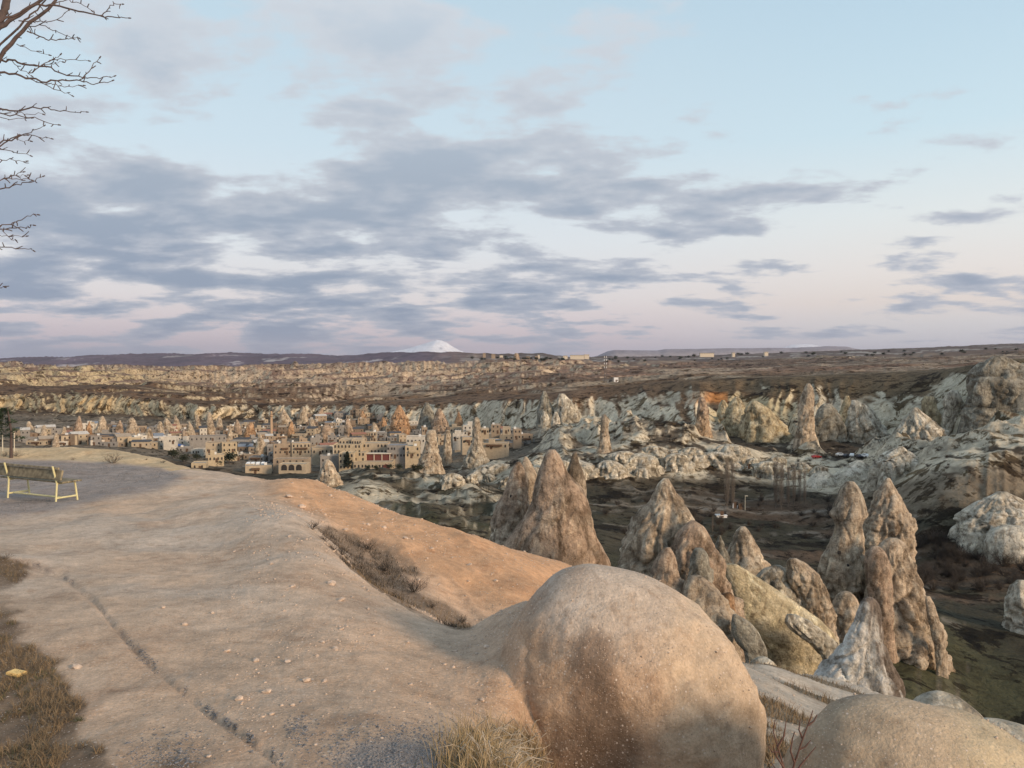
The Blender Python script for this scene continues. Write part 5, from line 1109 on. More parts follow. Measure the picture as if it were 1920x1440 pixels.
# ---- the bare tree reaching in from the left
def tree_branches():
    T0 = Vector(PV(-310, 1000, 6.4)); gz = fground(T0.x, T0.y); base = Vector((T0.x, T0.y, gz - .1))
    root = bpy.data.objects.new('bare_tree', None); link(root); root.location = base; tag(root, 'bare leafless tree reaching thin knobbly twigs in from the terrace edge', 'tree')
    tr = Tubes(); top = PV(-190, -420, 6.2)
    tp = [base + (top - base) * t + Vector((.10 * math.sin(7 * t), .06 * math.cos(5 * t), 0)) for t in [k / 9 for k in range(10)]]
    tr.add([p - base for p in tp], .17, .07, 10)
    link(bpy.data.objects.new('trunk', tr.me('trunk', M_BARK)), root)
    def trunk_at(py):
        z = zof(py, 6.3); return min(tp, key=lambda p: abs(p.z - z))
    S = 400 / 1029
    lines = [([(-90, 520), (0, 280), (110, 150), (270, 0), (330, -80)], .028, .012), ([(-80, 190), (0, 130), (90, 75), (200, 0), (300, -80)], .03, .012), ([(-60, 200), (0, 90), (25, 40), (40, -60)], .05, .04), ([(-40, 330), (0, 215), (120, 95), (180, 50), (260, -40)], .014, .007),
             ([(-60, 120), (60, 80), (180, 20), (260, 25), (380, 55), (480, 75), (560, 84), (620, 87)], .014, .004), ([(480, 75), (520, 45), (550, 15), (590, 20)], .007, .003), ([(260, 25), (320, 0), (370, 10), (440, 50)], .006, .003), ([(90, 100), (180, 105), (250, 102), (330, 50)], .007, .003),
             ([(130, 150), (180, 170), (235, 195), (300, 190), (345, 185), (380, 183)], .009, .003), ([(130, 130), (220, 125), (280, 155), (350, 185)], .006, .003), ([(80, 212), (150, 245), (235, 265)], .005, .002),
             ([(-90, 330), (0, 300), (60, 290), (110, 310), (220, 320), (300, 355), (400, 375), (480, 380), (550, 368)], .013, .0035), ([(-90, 370), (0, 350), (100, 365), (200, 395), (300, 385), (385, 388), (450, 408), (540, 390)], .013, .0035), ([(385, 385), (430, 345), (480, 280)], .007, .003),
             ([(140, 352), (200, 315), (240, 290), (290, 265)], .007, .003), ([(250, 285), (340, 287), (425, 293)], .005, .0025), ([(60, 290), (90, 330), (150, 365)], .005, .003), ([(120, 375), (200, 400), (280, 435), (345, 460)], .007, .003), ([(250, 408), (310, 420), (400, 412)], .005, .0025), ([(200, 320), (260, 310), (300, 298)], .004, .002),
             ([(-90, 530), (0, 525), (70, 535), (140, 522), (210, 518), (280, 535), (340, 540), (415, 540)], .011, .003), ([(-80, 540), (0, 545), (100, 560), (180, 572), (280, 602)], .008, .003), ([(70, 540), (130, 550), (205, 550)], .005, .002), ([(0, 565), (60, 575), (150, 570)], .005, .002),
             ([(-90, 740), (0, 690), (100, 655), (150, 640), (210, 608)], .011, .003), ([(-60, 735), (20, 690), (100, 650), (170, 655), (245, 668)], .009, .003), ([(-70, 695), (0, 715), (70, 735), (145, 750)], .007, .0025), ([(-60, 755), (0, 768), (60, 770), (125, 778)], .006, .0025), ([(60, 672), (100, 678), (145, 680)], .004, .002),
             ([(-80, 900), (0, 870), (60, 845), (110, 830)], .008, .003), ([(-80, 940), (0, 912), (80, 888), (150, 880), (205, 852)], .009, .003), ([(10, 865), (80, 862), (150, 868)], .006, .0025), ([(30, 858), (80, 845), (130, 845)], .004, .002),
             ([(-80, 1075), (0, 1090), (60, 1075), (120, 1050), (180, 1035)], .008, .003), ([(-80, 1110), (0, 1105), (80, 1100), (130, 1095), (160, 1086)], .008, .003), ([(-60, 1120), (0, 1135), (60, 1138), (125, 1140)], .005, .002), ([(10, 1112), (50, 1150), (78, 1160)], .004, .002), ([(-80, 1190), (0, 1192), (100, 1200), (160, 1208)], .008, .003), ([(-60, 1395), (0, 1388), (20, 1384)], .006, .003)]
    for li, (pl, r0, r1) in enumerate(lines):
        d0 = 6.25 + g_.uniform(-.35, .35); tb = Tubes(); pts = [PV(x * S, y * S, d0 + .05 * i) for i, (x, y) in enumerate(pl)]
        if pl[0][0] < 0:
            st = trunk_at(pl[0][1] * S + 60); mid = st + (pts[0] - st) * .55 + rv(.06); pts = [st, mid] + pts; rr0 = r0 * 1.5
        else: rr0 = r0
        fine_ = []
        for a, b in zip(pts[:-1], pts[1:]):
            n = 4
            for k in range(n): fine_.append(a + (b - a) * k / n + (rv(.010) if k else Vector()))
        fine_.append(pts[-1]); tb.add([p - base for p in fine_], rr0 * .6, r1 * .7, 6)
        br = link(bpy.data.objects.new('branch', tb.me('branch', M_BARK)), root)
        # buds and spurs along the twig
        sb = Tubes(); m = len(fine_)
        for k in range(3 if len(pts) > 3 and pl[0][0] < 0 else 1, m, 2):
            if g_.random() < .75:
                p = fine_[k]; q = p + Vector((g_.uniform(-.015, .05), g_.uniform(-.03, .03), g_.uniform(-.04, .05))); sb.add([p - base, (p + q) / 2 - base + rv(.004), q - base], .0045, .003, 4)
        p = fine_[-1]; sb.add([p - base, p - base + (fine_[-1] - fine_[-2]).normalized() * .02], .006, .004, 5)
        sp_ = link(bpy.data.objects.new('spur', sb.me('spur', M_BARK)), br); sp_['kind'] = 'stuff'
tree_branches()
# ---- bench
def bench():
    M_FRAME = paint('cream_painted_iron', (.60, .55, .30), .55, .12, 20); M_WOOD = paint('weathered_wood', (.20, .165, .105), .85, .5, 9, bump=.4)
    foot, n = fhit(107, 940); L_ = Vector((-.90, .43, 0)).normalized(); D_ = Vector((L_.y, -L_.x, 0)); D_ = -D_ if D_.y < 0 else D_
    root = bpy.data.objects.new('park_bench', None); link(root); root.location = foot; root.rotation_euler = (0, 0, math.atan2(D_.y, D_.x) - math.pi / 2)
    tag(root, 'weathered wooden bench with cream iron frame facing the town', 'bench')
    # local axes: +y away over the seat, -x along the length
    def bar(name, a, b, r=.022, parent=root):
        t = Tubes(); t.add([a, b], r, r, 8); o = link(bpy.data.objects.new(name, t.me(name, M_FRAME)), parent); return o
    for fx in (0.0, -1.72):
        f = bar('back_post', (fx, -.10, .80), (fx, .0, .40)); bar('rear_leg', (fx, 0, .40), (fx, -.03, -.04)); bar('front_leg', (fx, .44, .40), (fx, .50, -.04)); bar('seat_rail', (fx, -.01, .40), (fx, .46, .40)); bar('floor_bar', (fx, -.02, .07), (fx, .48, .07))
    bar('stretcher', (0, .10, .075), (-1.72, .10, .075))
    def plank(name, x0, x1, y, z, wy, wz, rx):
        me = box_me(name, x1 - x0, wy, wz, M_WOOD, -wz / 2); bm = bmesh.new(); bm.from_mesh(me); bmesh.ops.bevel(bm, geom=bm.edges[:], offset=.008, segments=1, affect='EDGES'); bm.to_mesh(me); bm.free()
        o = child(name, me, root, ((x0 + x1) / 2, y, z)); o.rotation_euler = (rx, 0, 0)
    plank('backrest_plank', -2.05, .14, -.045, .755, .04, .05, R(-14)); plank('backrest_plank', -2.05, .20, -.012, .60, .045, .23, R(-14))
    for k in range(4): plank('seat_plank', -2.05, .20, .05 + .125 * k, .435, .11, .035, 0)
bench()
# ---- scattered stones
def stone_me(seed, name='stone', mat=None, sub=1):
    bm = bmesh.new(); bmesh.ops.create_icosphere(bm, subdivisions=sub, radius=1); r = random.Random(seed); ax = (r.uniform(.8, 1.3), r.uniform(.7, 1.1), r.uniform(.5, .8))
    for v in bm.verts:
        k = 1 + r.uniform(-.22, .22); v.co = Vector((v.co.x * ax[0] * k, v.co.y * ax[1] * k, v.co.z * ax[2] * k))
    me = bpy.data.meshes.new(name); bm.to_mesh(me); bm.free(); me.materials.append(mat); return me
M_STN = paint('pale_pebble', (.50, .38, .29), .9, .3, 25); M_STG = paint('grey_pebble', (.20, .185, .18), .9, .45, 40)
SM = [stone_me(k, mat=M_STN) for k in range(6)]
big = [(500, 1298, 8), (575, 1277, 8), (540, 1241, 6), (480, 1240, 7), (593, 1230, 5), (622, 1096, 9), (640, 1126, 7), (566, 952, 8), (542, 932, 7), (648, 995, 6), (690, 985, 6), (448, 1311, 8), (425, 1222, 6), (346, 1172, 6), (145, 1252, 9), (510, 1340, 6), (549, 1323, 6), (609, 1278, 5), (628, 1218, 6), (605, 1205, 5),
       (912, 1214, 6), (904, 1314, 6), (990, 1280, 4), (957, 1289, 4), (1029, 1191, 5), (850, 1252, 4), (725, 1255, 4), (765, 1205, 4), (398, 1150, 5), (305, 1140, 5), (640, 1180, 5), (690, 1142, 5), (548, 1100, 5), (508, 1058, 5), (620, 930, 5), (720, 990, 5), (760, 1010, 5), (810, 1030, 5), (880, 1060, 5), (930, 1090, 5)]
for i, (px, py, hw) in enumerate(big):
    loc, n = fhit(px, py)
    if loc is None: continue
    r = hw * loc.y / FPX; o = bpy.data.objects.new('stone', SM[i % 6]); link(o); o.location = loc + Vector((0, 0, r * .25)); o.scale = (r, r, r * .9); o.rotation_euler = (g_.uniform(-.3, .3), g_.uniform(-.3, .3), g_.uniform(0, 6))
    ridge = py < 1000 or px > 780 and py < 1100; sz = 'larger' if hw > 6.5 else 'fist sized' if hw > 5 else 'small'
    lab = '%s pale stone lying on the %s' % (sz, 'orange ridge' if ridge else 'sandy slope'); tag(o, lab, 'stone', lab.replace('stone', 'stones'))
def scatter_pebbles(name, n, pick, size, mat, label, seed):
    r = np.random.RandomState(seed); base = bpy.data.meshes.new('tmp'); bm = bmesh.new(); bmesh.ops.create_icosphere(bm, subdivisions=1, radius=1) if False else bmesh.ops.create_cube(bm, size=1.5)
    bv = np.array([v.co[:] for v in bm.verts]); bf = np.array([[v.index for v in f.verts] for f in bm.faces]); bm.free(); bpy.data.meshes.remove(base)
    pts = pick(r, n); m = len(pts); s = size(r, pts)
    V = bv[None] * (1 + r.uniform(-.45, .45, (m, len(bv), 3))); ang = r.uniform(0, 6.28, m); ca, sa = np.cos(ang)[:, None], np.sin(ang)[:, None]
    x = V[..., 0] * ca - V[..., 1] * sa; y = V[..., 0] * sa + V[..., 1] * ca; V = np.stack([x, y, V[..., 2] * .7], -1) * s[:, None, None] * .55
    V = (V + pts[:, None]).reshape(-1, 3); F = (bf[None] + (np.arange(m) * len(bv))[:, None, None]).reshape(-1, bf.shape[1])
    o = link(bpy.data.objects.new(name, raw_mesh(name, V, F, mat))); tag(o, label, 'gravel', kind='stuff'); return o
def on_grid(r, n, mask):
    """random points of the slope where mask (a weight grid) is high, spread evenly in the picture of the slope"""
    w = np.clip(mask, 0, 1).ravel(); idx = r.choice(len(w), n, p=w / w.sum()); i, j = np.unravel_index(idx, mask.shape)
    i2 = np.clip(i + 1, 0, fX.shape[0] - 1); j2 = np.clip(j + 1, 0, fX.shape[1] - 1); a, b = r.rand(n), r.rand(n)
    out = []
    for G in (fX, fY, fZ): out.append(G[i, j] + a * (G[i2, j] - G[i, j]) + b * (G[i, j2] - G[i, j]))
    return np.stack(out, -1)
vis = ((fT > 1.7) & (fT < 7.1) & (fPX > -60) & (fPX < 1500)).astype(float)
cellw = vis * np.clip(fY / 8, .3, 2) ** .6
pn = sstep(-.25, .35, fbm2(fX / .9, fY / 1.2, 3, 901))
scatter_pebbles('pebbles', 9500, lambda r, n: on_grid(r, n, cellw * (.15 + pn) * (FC[..., 0] > .3) * sstep(330, 520, fPX + .5 * (fPY - 1100)) ), lambda r, p: np.clip(r.lognormal(-4.75, .5, len(p)), .004, .035) * np.clip(p[:, 1] / 7, .7, 2.2), M_STN, 'pale pebbles strewn over the sandy slope', 31)
rillm = np.exp(-((fPY - np.interp(fPX, [55, 120, 180, 212, 250, 292, 330, 388, 445, 520], [1057, 1084, 1130, 1172, 1216, 1256, 1286, 1336, 1372, 1428])) / np.interp(fPX, [60, 200, 240, 270, 300, 520], [2, 3, 13, 9, 5, 10])) ** 2) * ((fPX > 60) & (fPX < 530)) * sstep(-.15, .2, fbm2(fPX / 18, fPX * 0, 2, 423))
grit = np.exp(-(((fPX - 740) / 110) ** 2 + ((fPY - 1425) / 48) ** 2)) + .6 * np.exp(-(((fPX - 320) / 60) ** 2 + ((fPY - 1430) / 40) ** 2)) + .9 * np.exp(-(((fPX - 560) / 22) ** 2 + ((fPY - 1372) / 25) ** 2))
scatter_pebbles('grit', 5200, lambda r, n: on_grid(r, n, vis * (rillm * 1.3 + grit * .8) + 1e-9), lambda r, p: np.clip(r.lognormal(-4.95, .4, len(p)), .004, .022), M_STG, 'dark grey grit lying in rills and hollows of the slope', 32)
grv = ((FC[..., 0] < .28) & (fT > 3) & (fPY < 985) & (fPX < 360)).astype(float) * vis
scatter_pebbles('gravel', 4000, lambda r, n: on_grid(r, n, grv + 1e-12), lambda r, p: np.clip(r.lognormal(-4.1, .4, len(p)), .008, .05), M_STG, 'loose grey gravel on the bench terrace', 33)
# grains standing proud of the two rounded boulders
def dome_grains(o, n, seed):
    r = np.random.RandomState(seed); co = np.empty(len(o.data.vertices) * 3, np.float32); o.data.vertices.foreach_get('co', co); co = co.reshape(-1, 3) + np.array(o.location)
    co = co[(co[:, 1] < o.location.y + .35)]; w_ = np.clip(fbm3(co[:, 0] / .3, co[:, 1] / .3, co[:, 2] / .3, 3, 77) + .05, .02, 1); i = r.choice(len(co), n, p=w_ / w_.sum()); return co[i] + r.uniform(-.012, .012, (n, 3))
for o, n, lab in ((bpy.data.objects['rounded_boulder'], 2600, 'pale grains studding the large smooth orange dome'), (bpy.data.objects['rounded_boulder.001'], 1100, 'pale grains studding the low greyish boulder')):
    pts_ = dome_grains(o, n, 5); scatter_pebbles('grains', n, lambda r, k: pts_, lambda r, p: np.clip(r.lognormal(-5.25, .5, len(p)), .003, .018), M_STN, lab, 36)
# ---- grasses
def blades(name, pts, hmin, hmax, wid, mat, label, seed, lean=.5, seg=3, cat='grass'):
    r = np.random.RandomState(seed); m = len(pts); h = r.uniform(hmin, hmax, m); a = r.uniform(0, 6.28, m); ln = r.uniform(.1, 1, m) * lean; ca, sa = np.cos(a), np.sin(a); side = r.uniform(0, 6.28, m)
    V = np.zeros((m, (seg + 1) * 2, 3)); cu = r.uniform(.6, 1.8, m)
    for k in range(seg + 1):
        t = k / seg; off = ln * h * t ** 1.7 * cu; z = h * t * (1 - .25 * ln * t); w = wid * (1 - .85 * t)
        for s, q in ((0, -1), (1, 1)):
            V[:, k * 2 + s, 0] = pts[:, 0] + ca * off + q * w * np.cos(side); V[:, k * 2 + s, 1] = pts[:, 1] + sa * off + q * w * np.sin(side); V[:, k * 2 + s, 2] = pts[:, 2] + z - .01
    f = np.array([[k * 2, k * 2 + 1, k * 2 + 3, k * 2 + 2] for k in range(seg)]); F = (f[None] + (np.arange(m) * (seg + 1) * 2)[:, None, None]).reshape(-1, 4)
    o = link(bpy.data.objects.new(name, raw_mesh(name, V.reshape(-1, 3), F, mat))); tag(o, label, cat, kind='stuff'); return o
rs = np.random.RandomState(4)
hg = vis * np.exp(-(((fPX - 935) / 105) ** 2 + ((fPY - 1435) / 62) ** 2) ** 2)
blades('dry_grass', on_grid(rs, 2600, hg + 1e-12), .06, .22, .0028, M_STRAW, 'straw coloured dry grass tussock in the hollow below the ridge', 1, .7)
blades('green_grass', on_grid(rs, 900, hg + 1e-12), .04, .14, .003, M_GREENG, 'short olive grass inside the dry tussock', 2, .7)
dead = Tubes()
for p in on_grid(rs, 240, vis * np.exp(-(((fPX - 955) / 75) ** 2 + ((fPY - 1425) / 45) ** 2) ** 2) + 1e-12):
    a = g_.uniform(-1.2, 1.2) + (0 if g_.random() < .6 else math.pi); ln = g_.uniform(.08, .26); u = g_.uniform(.2, .9); dirv = Vector((math.cos(a), math.sin(a) * .4, 0)) * ln * (1 - u * .5)
    p = Vector(p); dead.add([p, p + dirv * .4 + Vector((0, 0, ln * u * .7)), p + dirv * .8 + Vector((0, 0, ln * u)) + rv(.02), p + dirv * 1.2 + Vector((0, 0, ln * u * g_.uniform(.4, 1.1))) + rv(.03)], .0048, .0024, 4)
o = link(bpy.data.objects.new('dead_stems', dead.me('dead_stems', M_DEAD))); tag(o, 'tangle of pale dead stems lying over the grass tussock', 'grass', kind='stuff')
lb = vis * (FC[..., 0] < .20) * (fPX < 430) * (fPY > 1030)
blades('dry_grass', on_grid(rs, 9500, lb + 1e-12), .02, .085, .0022, M_DRY, 'short brown dry grass on the dark bank', 3, 1.3, 2)
blades('green_grass', on_grid(rs, 1500, lb * sstep(.1, .4, fbm2(fX / .4, fY / .4, 2, 907)) + 1e-12), .015, .05, .003, M_GREENG, 'olive low weeds in the dark grass bank', 5, 1.2, 2)
gs = vis * (FC[..., 0] < .27) * (fT > 4.02) * (fT < 5.8) * (fPX > 500) * (fPX < 900)
blades('dry_grass', on_grid(rs, 2200, gs * sstep(-.1, .3, fbm2(fX / .7, fY / .9, 3, 911)) + 1e-12), .03, .12, .005, M_DARKTWIG, 'dark dry scrub in the gully behind the sandy slope', 6, 1.0, 2)
blades('dry_grass', on_grid(rs, 1300, gs + 1e-12), .02, .10, .004, M_DRY, 'brown dry grass in the gully behind the sandy slope', 8, 1.0, 2)
sg = ((fT > 3.4) & (fT < 7.1) & (fPX > 1400) & (fPX < 1720) & (FC[..., 0] < .26)).astype(float)
blades('dry_grass', on_grid(rs, 3500, sg + 1e-12), .08, .28, .010, M_DRY, 'thin dry grass on the spur under the leaning pinnacle', 7, .8, 2)
# ---- bushes
def bush_me(name, seed, n=70, spread=.9, height=1.0, mat=None, r=.012, levels=2, up=.5):
    q = random.Random(seed); tb = Tubes()
    def grow(p, d, ln, rad, lv):
        pts = [p]; dd = d.copy()
        for k in range(3):
            dd = (dd + Vector((q.uniform(-.35, .35), q.uniform(-.35, .35), q.uniform(-.15, .3)))).normalized(); pts.append(pts[-1] + dd * ln / 3)
        tb.add(pts, rad, rad * .45, 3)
        if lv:
            for _ in range(3):
                k = q.randint(1, 3); nd = (dd + Vector((q.uniform(-.9, .9), q.uniform(-.9, .9), q.uniform(-.3, .6)))).normalized(); grow(pts[k], nd, ln * q.uniform(.45, .7), rad * .5, lv - 1)
    for i in range(n):
        a = q.uniform(0, 6.28); s = q.uniform(.2, 1) * spread; d = Vector((math.cos(a) * s, math.sin(a) * s, q.uniform(up, 1.0))).normalized(); grow(Vector((math.cos(a) * .08 * s, math.sin(a) * .08 * s, -.05)), d, height * q.uniform(.4, .62), r, levels)
    return tb.me(name, mat, False)
BUSH = [bush_me('bush', 40 + k, 16, .9, 1.0, M_DARKTWIG, .014) for k in range(3)]
BUSHP = [bush_me('bush', 50 + k, 16, .8, 1.0, M_PALETWIG, .012) for k in range(2)]
def bush(px, py, wpx, me, label, group=None, front=True, asp=1.0, d=None, cat='bush', name='bare_bush'):
    if front: loc, n = fhit(px, py)
    else: loc = vhit(px, py)
    if loc is None: return
    s = wpx * loc.y / FPX / 1.25; o = bpy.data.objects.new(name, me); link(o); o.location = loc; o.scale = (s, s, s * asp); o.rotation_euler = (0, 0, g_.uniform(0, 6)); tag(o, label, cat, group)
bush(212, 868, 56, BUSHP[0], 'large brownish leafless bush on the sandy berm behind the terrace', asp=.55)
bush(305, 868, 16, BUSH[1], 'small dark tuft on the tail of the sandy berm', asp=.6); bush(275, 862, 8, BUSH[2], 'tiny dark tuft on the sandy berm crest', asp=.6); bush(137, 862, 14, BUSHP[1], 'low dry tuft at the foot of the sandy berm', asp=.5); bush(30, 856, 34, BUSHP[1], 'pale dry bush round the foot of the little pine', asp=.5); bush(8, 856, 26, BUSHP[0], 'pale dry bush at the terrace edge by the fence post', asp=.6)
for px, py, w, lab in [(775, 1110, 70, 'largest round dark bush in the gully'), (720, 1070, 50, 'dark bush uphill of the largest gully bush'), (640, 1040, 44, 'dark low bush halfway up the gully'), (865, 1168, 34, 'olive dark bush at the bottom of the gully beside the saddle'), (585, 992, 40, 'dark bush at the head of the gully'), (690, 1030, 46, 'dark bush under the bare hump of the orange ridge'), (810, 1140, 36, 'thin dark bush near the gully bottom'), (610, 1015, 34, 'small dark bush near the gully head')]:
    bush(px, py, w, BUSH[g_.randint(0, 2)], lab, asp=.7)
bush(12, 1048, 40, BUSHP[1], 'grey dry bush at the path edge above the grass bank', asp=.5); bush(148, 1352, 30, bush_me('bush', 71, 14, .9, 1.0, M_GREENG, .03), 'small green weed clump at the edge of the dark bank', asp=.5)
# twiggy red-brown bush beside the low boulder
tb = Tubes(); b0 = Vector(PV(1478, 1475, 5.0)); M_RED = paint('red_twig', (.105, .05, .035), .8, .3, 20)
for pl in [[(1478, 1475), (1470, 1440), (1458, 1400), (1450, 1372), (1453, 1350)], [(1478, 1475), (1490, 1430), (1505, 1385), (1520, 1345), (1524, 1332)], [(1480, 1470), (1500, 1436), (1515, 1418), (1530, 1400)], [(1470, 1440), (1456, 1418), (1449, 1395)], [(1505, 1385), (1498, 1368), (1500, 1350)], [(1458, 1400), (1470, 1380), (1474, 1352)], [(1490, 1430), (1482, 1408), (1486, 1385), (1490, 1372)], [(1515, 1360), (1526, 1352), (1532, 1340)], [(1462, 1410), (1448, 1410), (1440, 1398)], [(1498, 1405), (1510, 1400), (1520, 1388)], [(1478, 1475), (1462, 1452), (1446, 1430)]]:
    d0 = 5.0 + g_.uniform(-.08, .08); tb.add([PV(x, y, d0) - b0 for x, y in pl], .0075, .0025, 5)
o = bpy.data.objects.new('bare_bush', tb.me('bare_bush', M_RED)); link(o); o.location = b0; tag(o, 'red brown twiggy bush growing between the two rounded boulders', 'bush')
# ---- little pine at the terrace edge
loc, n = fhit(21, 858); pn_ = bpy.data.objects.new('pine_tree', None); link(pn_); pn_.location = loc; tag(pn_, 'small dark green pine at the far edge of the gravel terrace', 'tree'); s = loc.y / FPX
t = Tubes(); t.add([(0, 0, -.05), (.01, 0, 50 * s), (-.12, 0, 95 * s)], 3.2 * s, 1.2 * s, 7); link(bpy.data.objects.new('trunk', t.me('trunk', M_BARK)), pn_)
V = []; F = []
for k in range(2600):
    z = g_.uniform(40, 98) * s; fr = (z / s - 40) / 58; rad = (34 * (1 - fr) ** .8 + 4) * s * (.65 + .35 * math.sin(fr * 26)); a = g_.uniform(0, 6.28); rr = rad * math.sqrt(g_.random()); c_ = Vector((rr * math.cos(a) * 1.0 - 12 * s, rr * math.sin(a), z - .25 * rr))
    if vn3(np.array([c_.x / (9 * s)]), np.array([c_.y / (9 * s)]), np.array([c_.z / (6 * s)]), 5)[0] < -.12: continue
    dr_ = Vector((math.cos(a), math.sin(a), g_.uniform(-.2, .6))) * g_.uniform(3, 7) * s; sd_ = rv(1).normalized() * 1.4 * s; i = len(V); V += [c_ - sd_, c_ + sd_, c_ + dr_]; F.append((i, i + 1, i + 2))
link(bpy.data.objects.new('crown', raw_mesh('crown', [tuple(v) for v in V], F, M_NEEDLE)), pn_)
M_POST = paint('pale_post', (.55, .50, .40), .8)
for px, t_, lab in [(5, 815, 'pale fence post left of the little pine'), (27, 812, 'pale fence post just right of the little pine trunk')]:
    loc, n = fhit(px, 846); tb = Tubes(); hh = (846 - t_) * loc.y / FPX; tb.add([(0, 0, -.2), (0, 0, hh * .5), (0, 0, hh)], .022, .02, 6); o = bpy.data.objects.new('fence_post', tb.me('fence_post', M_POST)); link(o); o.location = loc; tag(o, lab, 'post')
# ---- yellow block on the bank
loc, n = fhit(31, 1268); bm = bmesh.new(); bmesh.ops.create_cube(bm, size=1); bmesh.ops.scale(bm, vec=(.115, .075, .028), verts=bm.verts); bmesh.ops.bevel(bm, geom=bm.edges[:], offset=.006, segments=2, affect='EDGES')
for v in bm.verts: v.co.x += .25 * v.co.y; v.co.z += .004 * math.sin(v.co.x * 60)
me = bpy.data.meshes.new('foam_block'); bm.to_mesh(me); bm.free(); me.materials.append(paint('yellow_foam', (.72, .50, .20), .85, .12, 40, bump=.2)); o = bpy.data.objects.new('foam_block', me); link(o); o.location = loc + Vector((0, 0, .025)); o.rotation_euler = (R(8), R(6), R(-12)); tag(o, 'pale yellow block lying on the dark grass bank', 'block')
# ---- poplars, orchard bushes, town trees
M_POPL = paint('poplar_bark', (.155, .125, .10), .9, .25, 3)
def poplar_me(seed):
    q = random.Random(seed); tr = Tubes(); tr.add([(0, 0, 0), (.05, .03, .5), (0, 0, 1)], .006, .001, 6); br = Tubes()
    for k in range(170):
        z = .06 + .9 * q.random() ** 1.1; a = q.uniform(0, 6.28); ln = .16 * (1 - z) ** .5 + .05; o = .018 + .035 * (1 - abs(z - .4)); d = Vector((math.cos(a) * o, math.sin(a) * o, ln)); p = Vector((0, 0, z)); br.add([p, p + d * .5 + Vector((d.x * .4, d.y * .4, 0)), p + d * 1.3], .0017, .0006, 3)
        for _ in range(2): p2 = p + d * q.uniform(.3, .9); br.add([p2, p2 + Vector((q.uniform(-.03, .03), q.uniform(-.03, .03), q.uniform(.04, .09)))], .0011, .0004, 3)
    return tr.me('trunk', M_POPL), br.me('branches', M_POPL)
PO = [poplar_me(k) for k in range(3)]
for i, (px, t_, b_, lab) in enumerate([(1363, 863, 955, 'tall bare poplar standing alone by the little white hut'), (1373, 872, 955, 'bare poplar beside the lone tall poplar'), (1455, 866, 955, 'tallest bare poplar of the grove by the dark field'), (1465, 870, 956, 'bare poplar close against the tallest one'), (1478, 876, 950, 'bare poplar in the middle of the grove'), (1488, 874, 950, 'second middle poplar of the bare grove'), (1499, 880, 948, 'bare poplar at the right of the grove'), (1508, 886, 948, 'last shorter bare poplar of the grove'), (1336, 968, 1000, 'thin bare poplar sapling behind the jagged peaks')]):
    q = vhit(px, b_); hh = (b_ - t_) * q.y / FPX; e = bpy.data.objects.new('poplar_tree', None); link(e); e.location = (q.x, q.y, q.z - .2); e.rotation_euler = (0, 0, i); e.scale = (hh, hh, hh); tag(e, lab, 'tree'); a, b = PO[i % 3]; child('trunk', a, e, (0, 0, 0)); child('branches', b, e, (0, 0, 0))
LMV = [((1150, 1000), 'the broad brown cone'), ((1300, 950), 'the jagged peak'), ((1370, 955), 'the little white hut'), ((1480, 950), 'the poplar grove'), ((1590, 1000), 'the capped chimney'), ((1760, 1040), 'the sharp tan cone'), ((1880, 1090), 'the pale orchard boulder'), ((1850, 1200), 'the smooth white mound'), ((1560, 850), 'the red car'), ((1200, 850), 'the lone needle'), ((760, 920), 'the big hotel'), ((900, 980), 'the grey brown twin cone'), ((1740, 950), 'the saddle ridge')]
nb = 0
BT = [bush_me('bush', 80 + k, 26, .75, 1.0, M_DARKTWIG, .018, 2, .4) for k in range(3)]
VB = {}
for trial in range(1200):
    if nb >= 230: break
    u = g_.random()
    if u < .45: px, py, w = g_.uniform(1640, 1925), g_.uniform(1015, 1110), g_.uniform(26, 48)
    elif u < .70: px, py, w = g_.uniform(1130, 1560), g_.uniform(930, 1010), g_.uniform(14, 30)
    elif u < .82: px, py, w = g_.uniform(640, 960), g_.uniform(890, 985), g_.uniform(8, 18)
    elif u < .92: px, py, w = g_.uniform(1480, 1800), g_.uniform(838, 880), g_.uniform(8, 16)
    else: px, py, w = g_.uniform(1090, 1300), g_.uniform(795, 830), g_.uniform(7, 12)
    q = vhit(px, py)
    if q is None or q.y > 620: continue
    lm = min(LMV, key=lambda e: abs(e[0][0] - px) + 1.5 * abs(e[0][1] - py))[1]; sz = 'large' if w > 28 else 'low' if w < 14 else 'medium sized'; k = g_.randint(0, 2); hab = ['spreading', 'dense', 'ragged'][k]; asp_ = g_.uniform(.6, .95); hab = ('squat ' if asp_ < .72 else 'upright ' if asp_ > .84 else '') + hab
    lab = '%s %s leafless bush on the valley ground near %s' % (sz, hab, lm); s = w * q.y / FPX / 1.25; o = bpy.data.objects.new('bare_bush', BT[k]); link(o); o.location = q; o.scale = (s, s, s * asp_); o.rotation_euler = (0, 0, g_.uniform(0, 6)); tag(o, lab, 'bush'); VB.setdefault(lab, []).append(o); nb += 1
for lab, L_ in VB.items():
    if len(L_) > 1:
        for o in L_: o['group'] = lab.replace('bush', 'bushes')
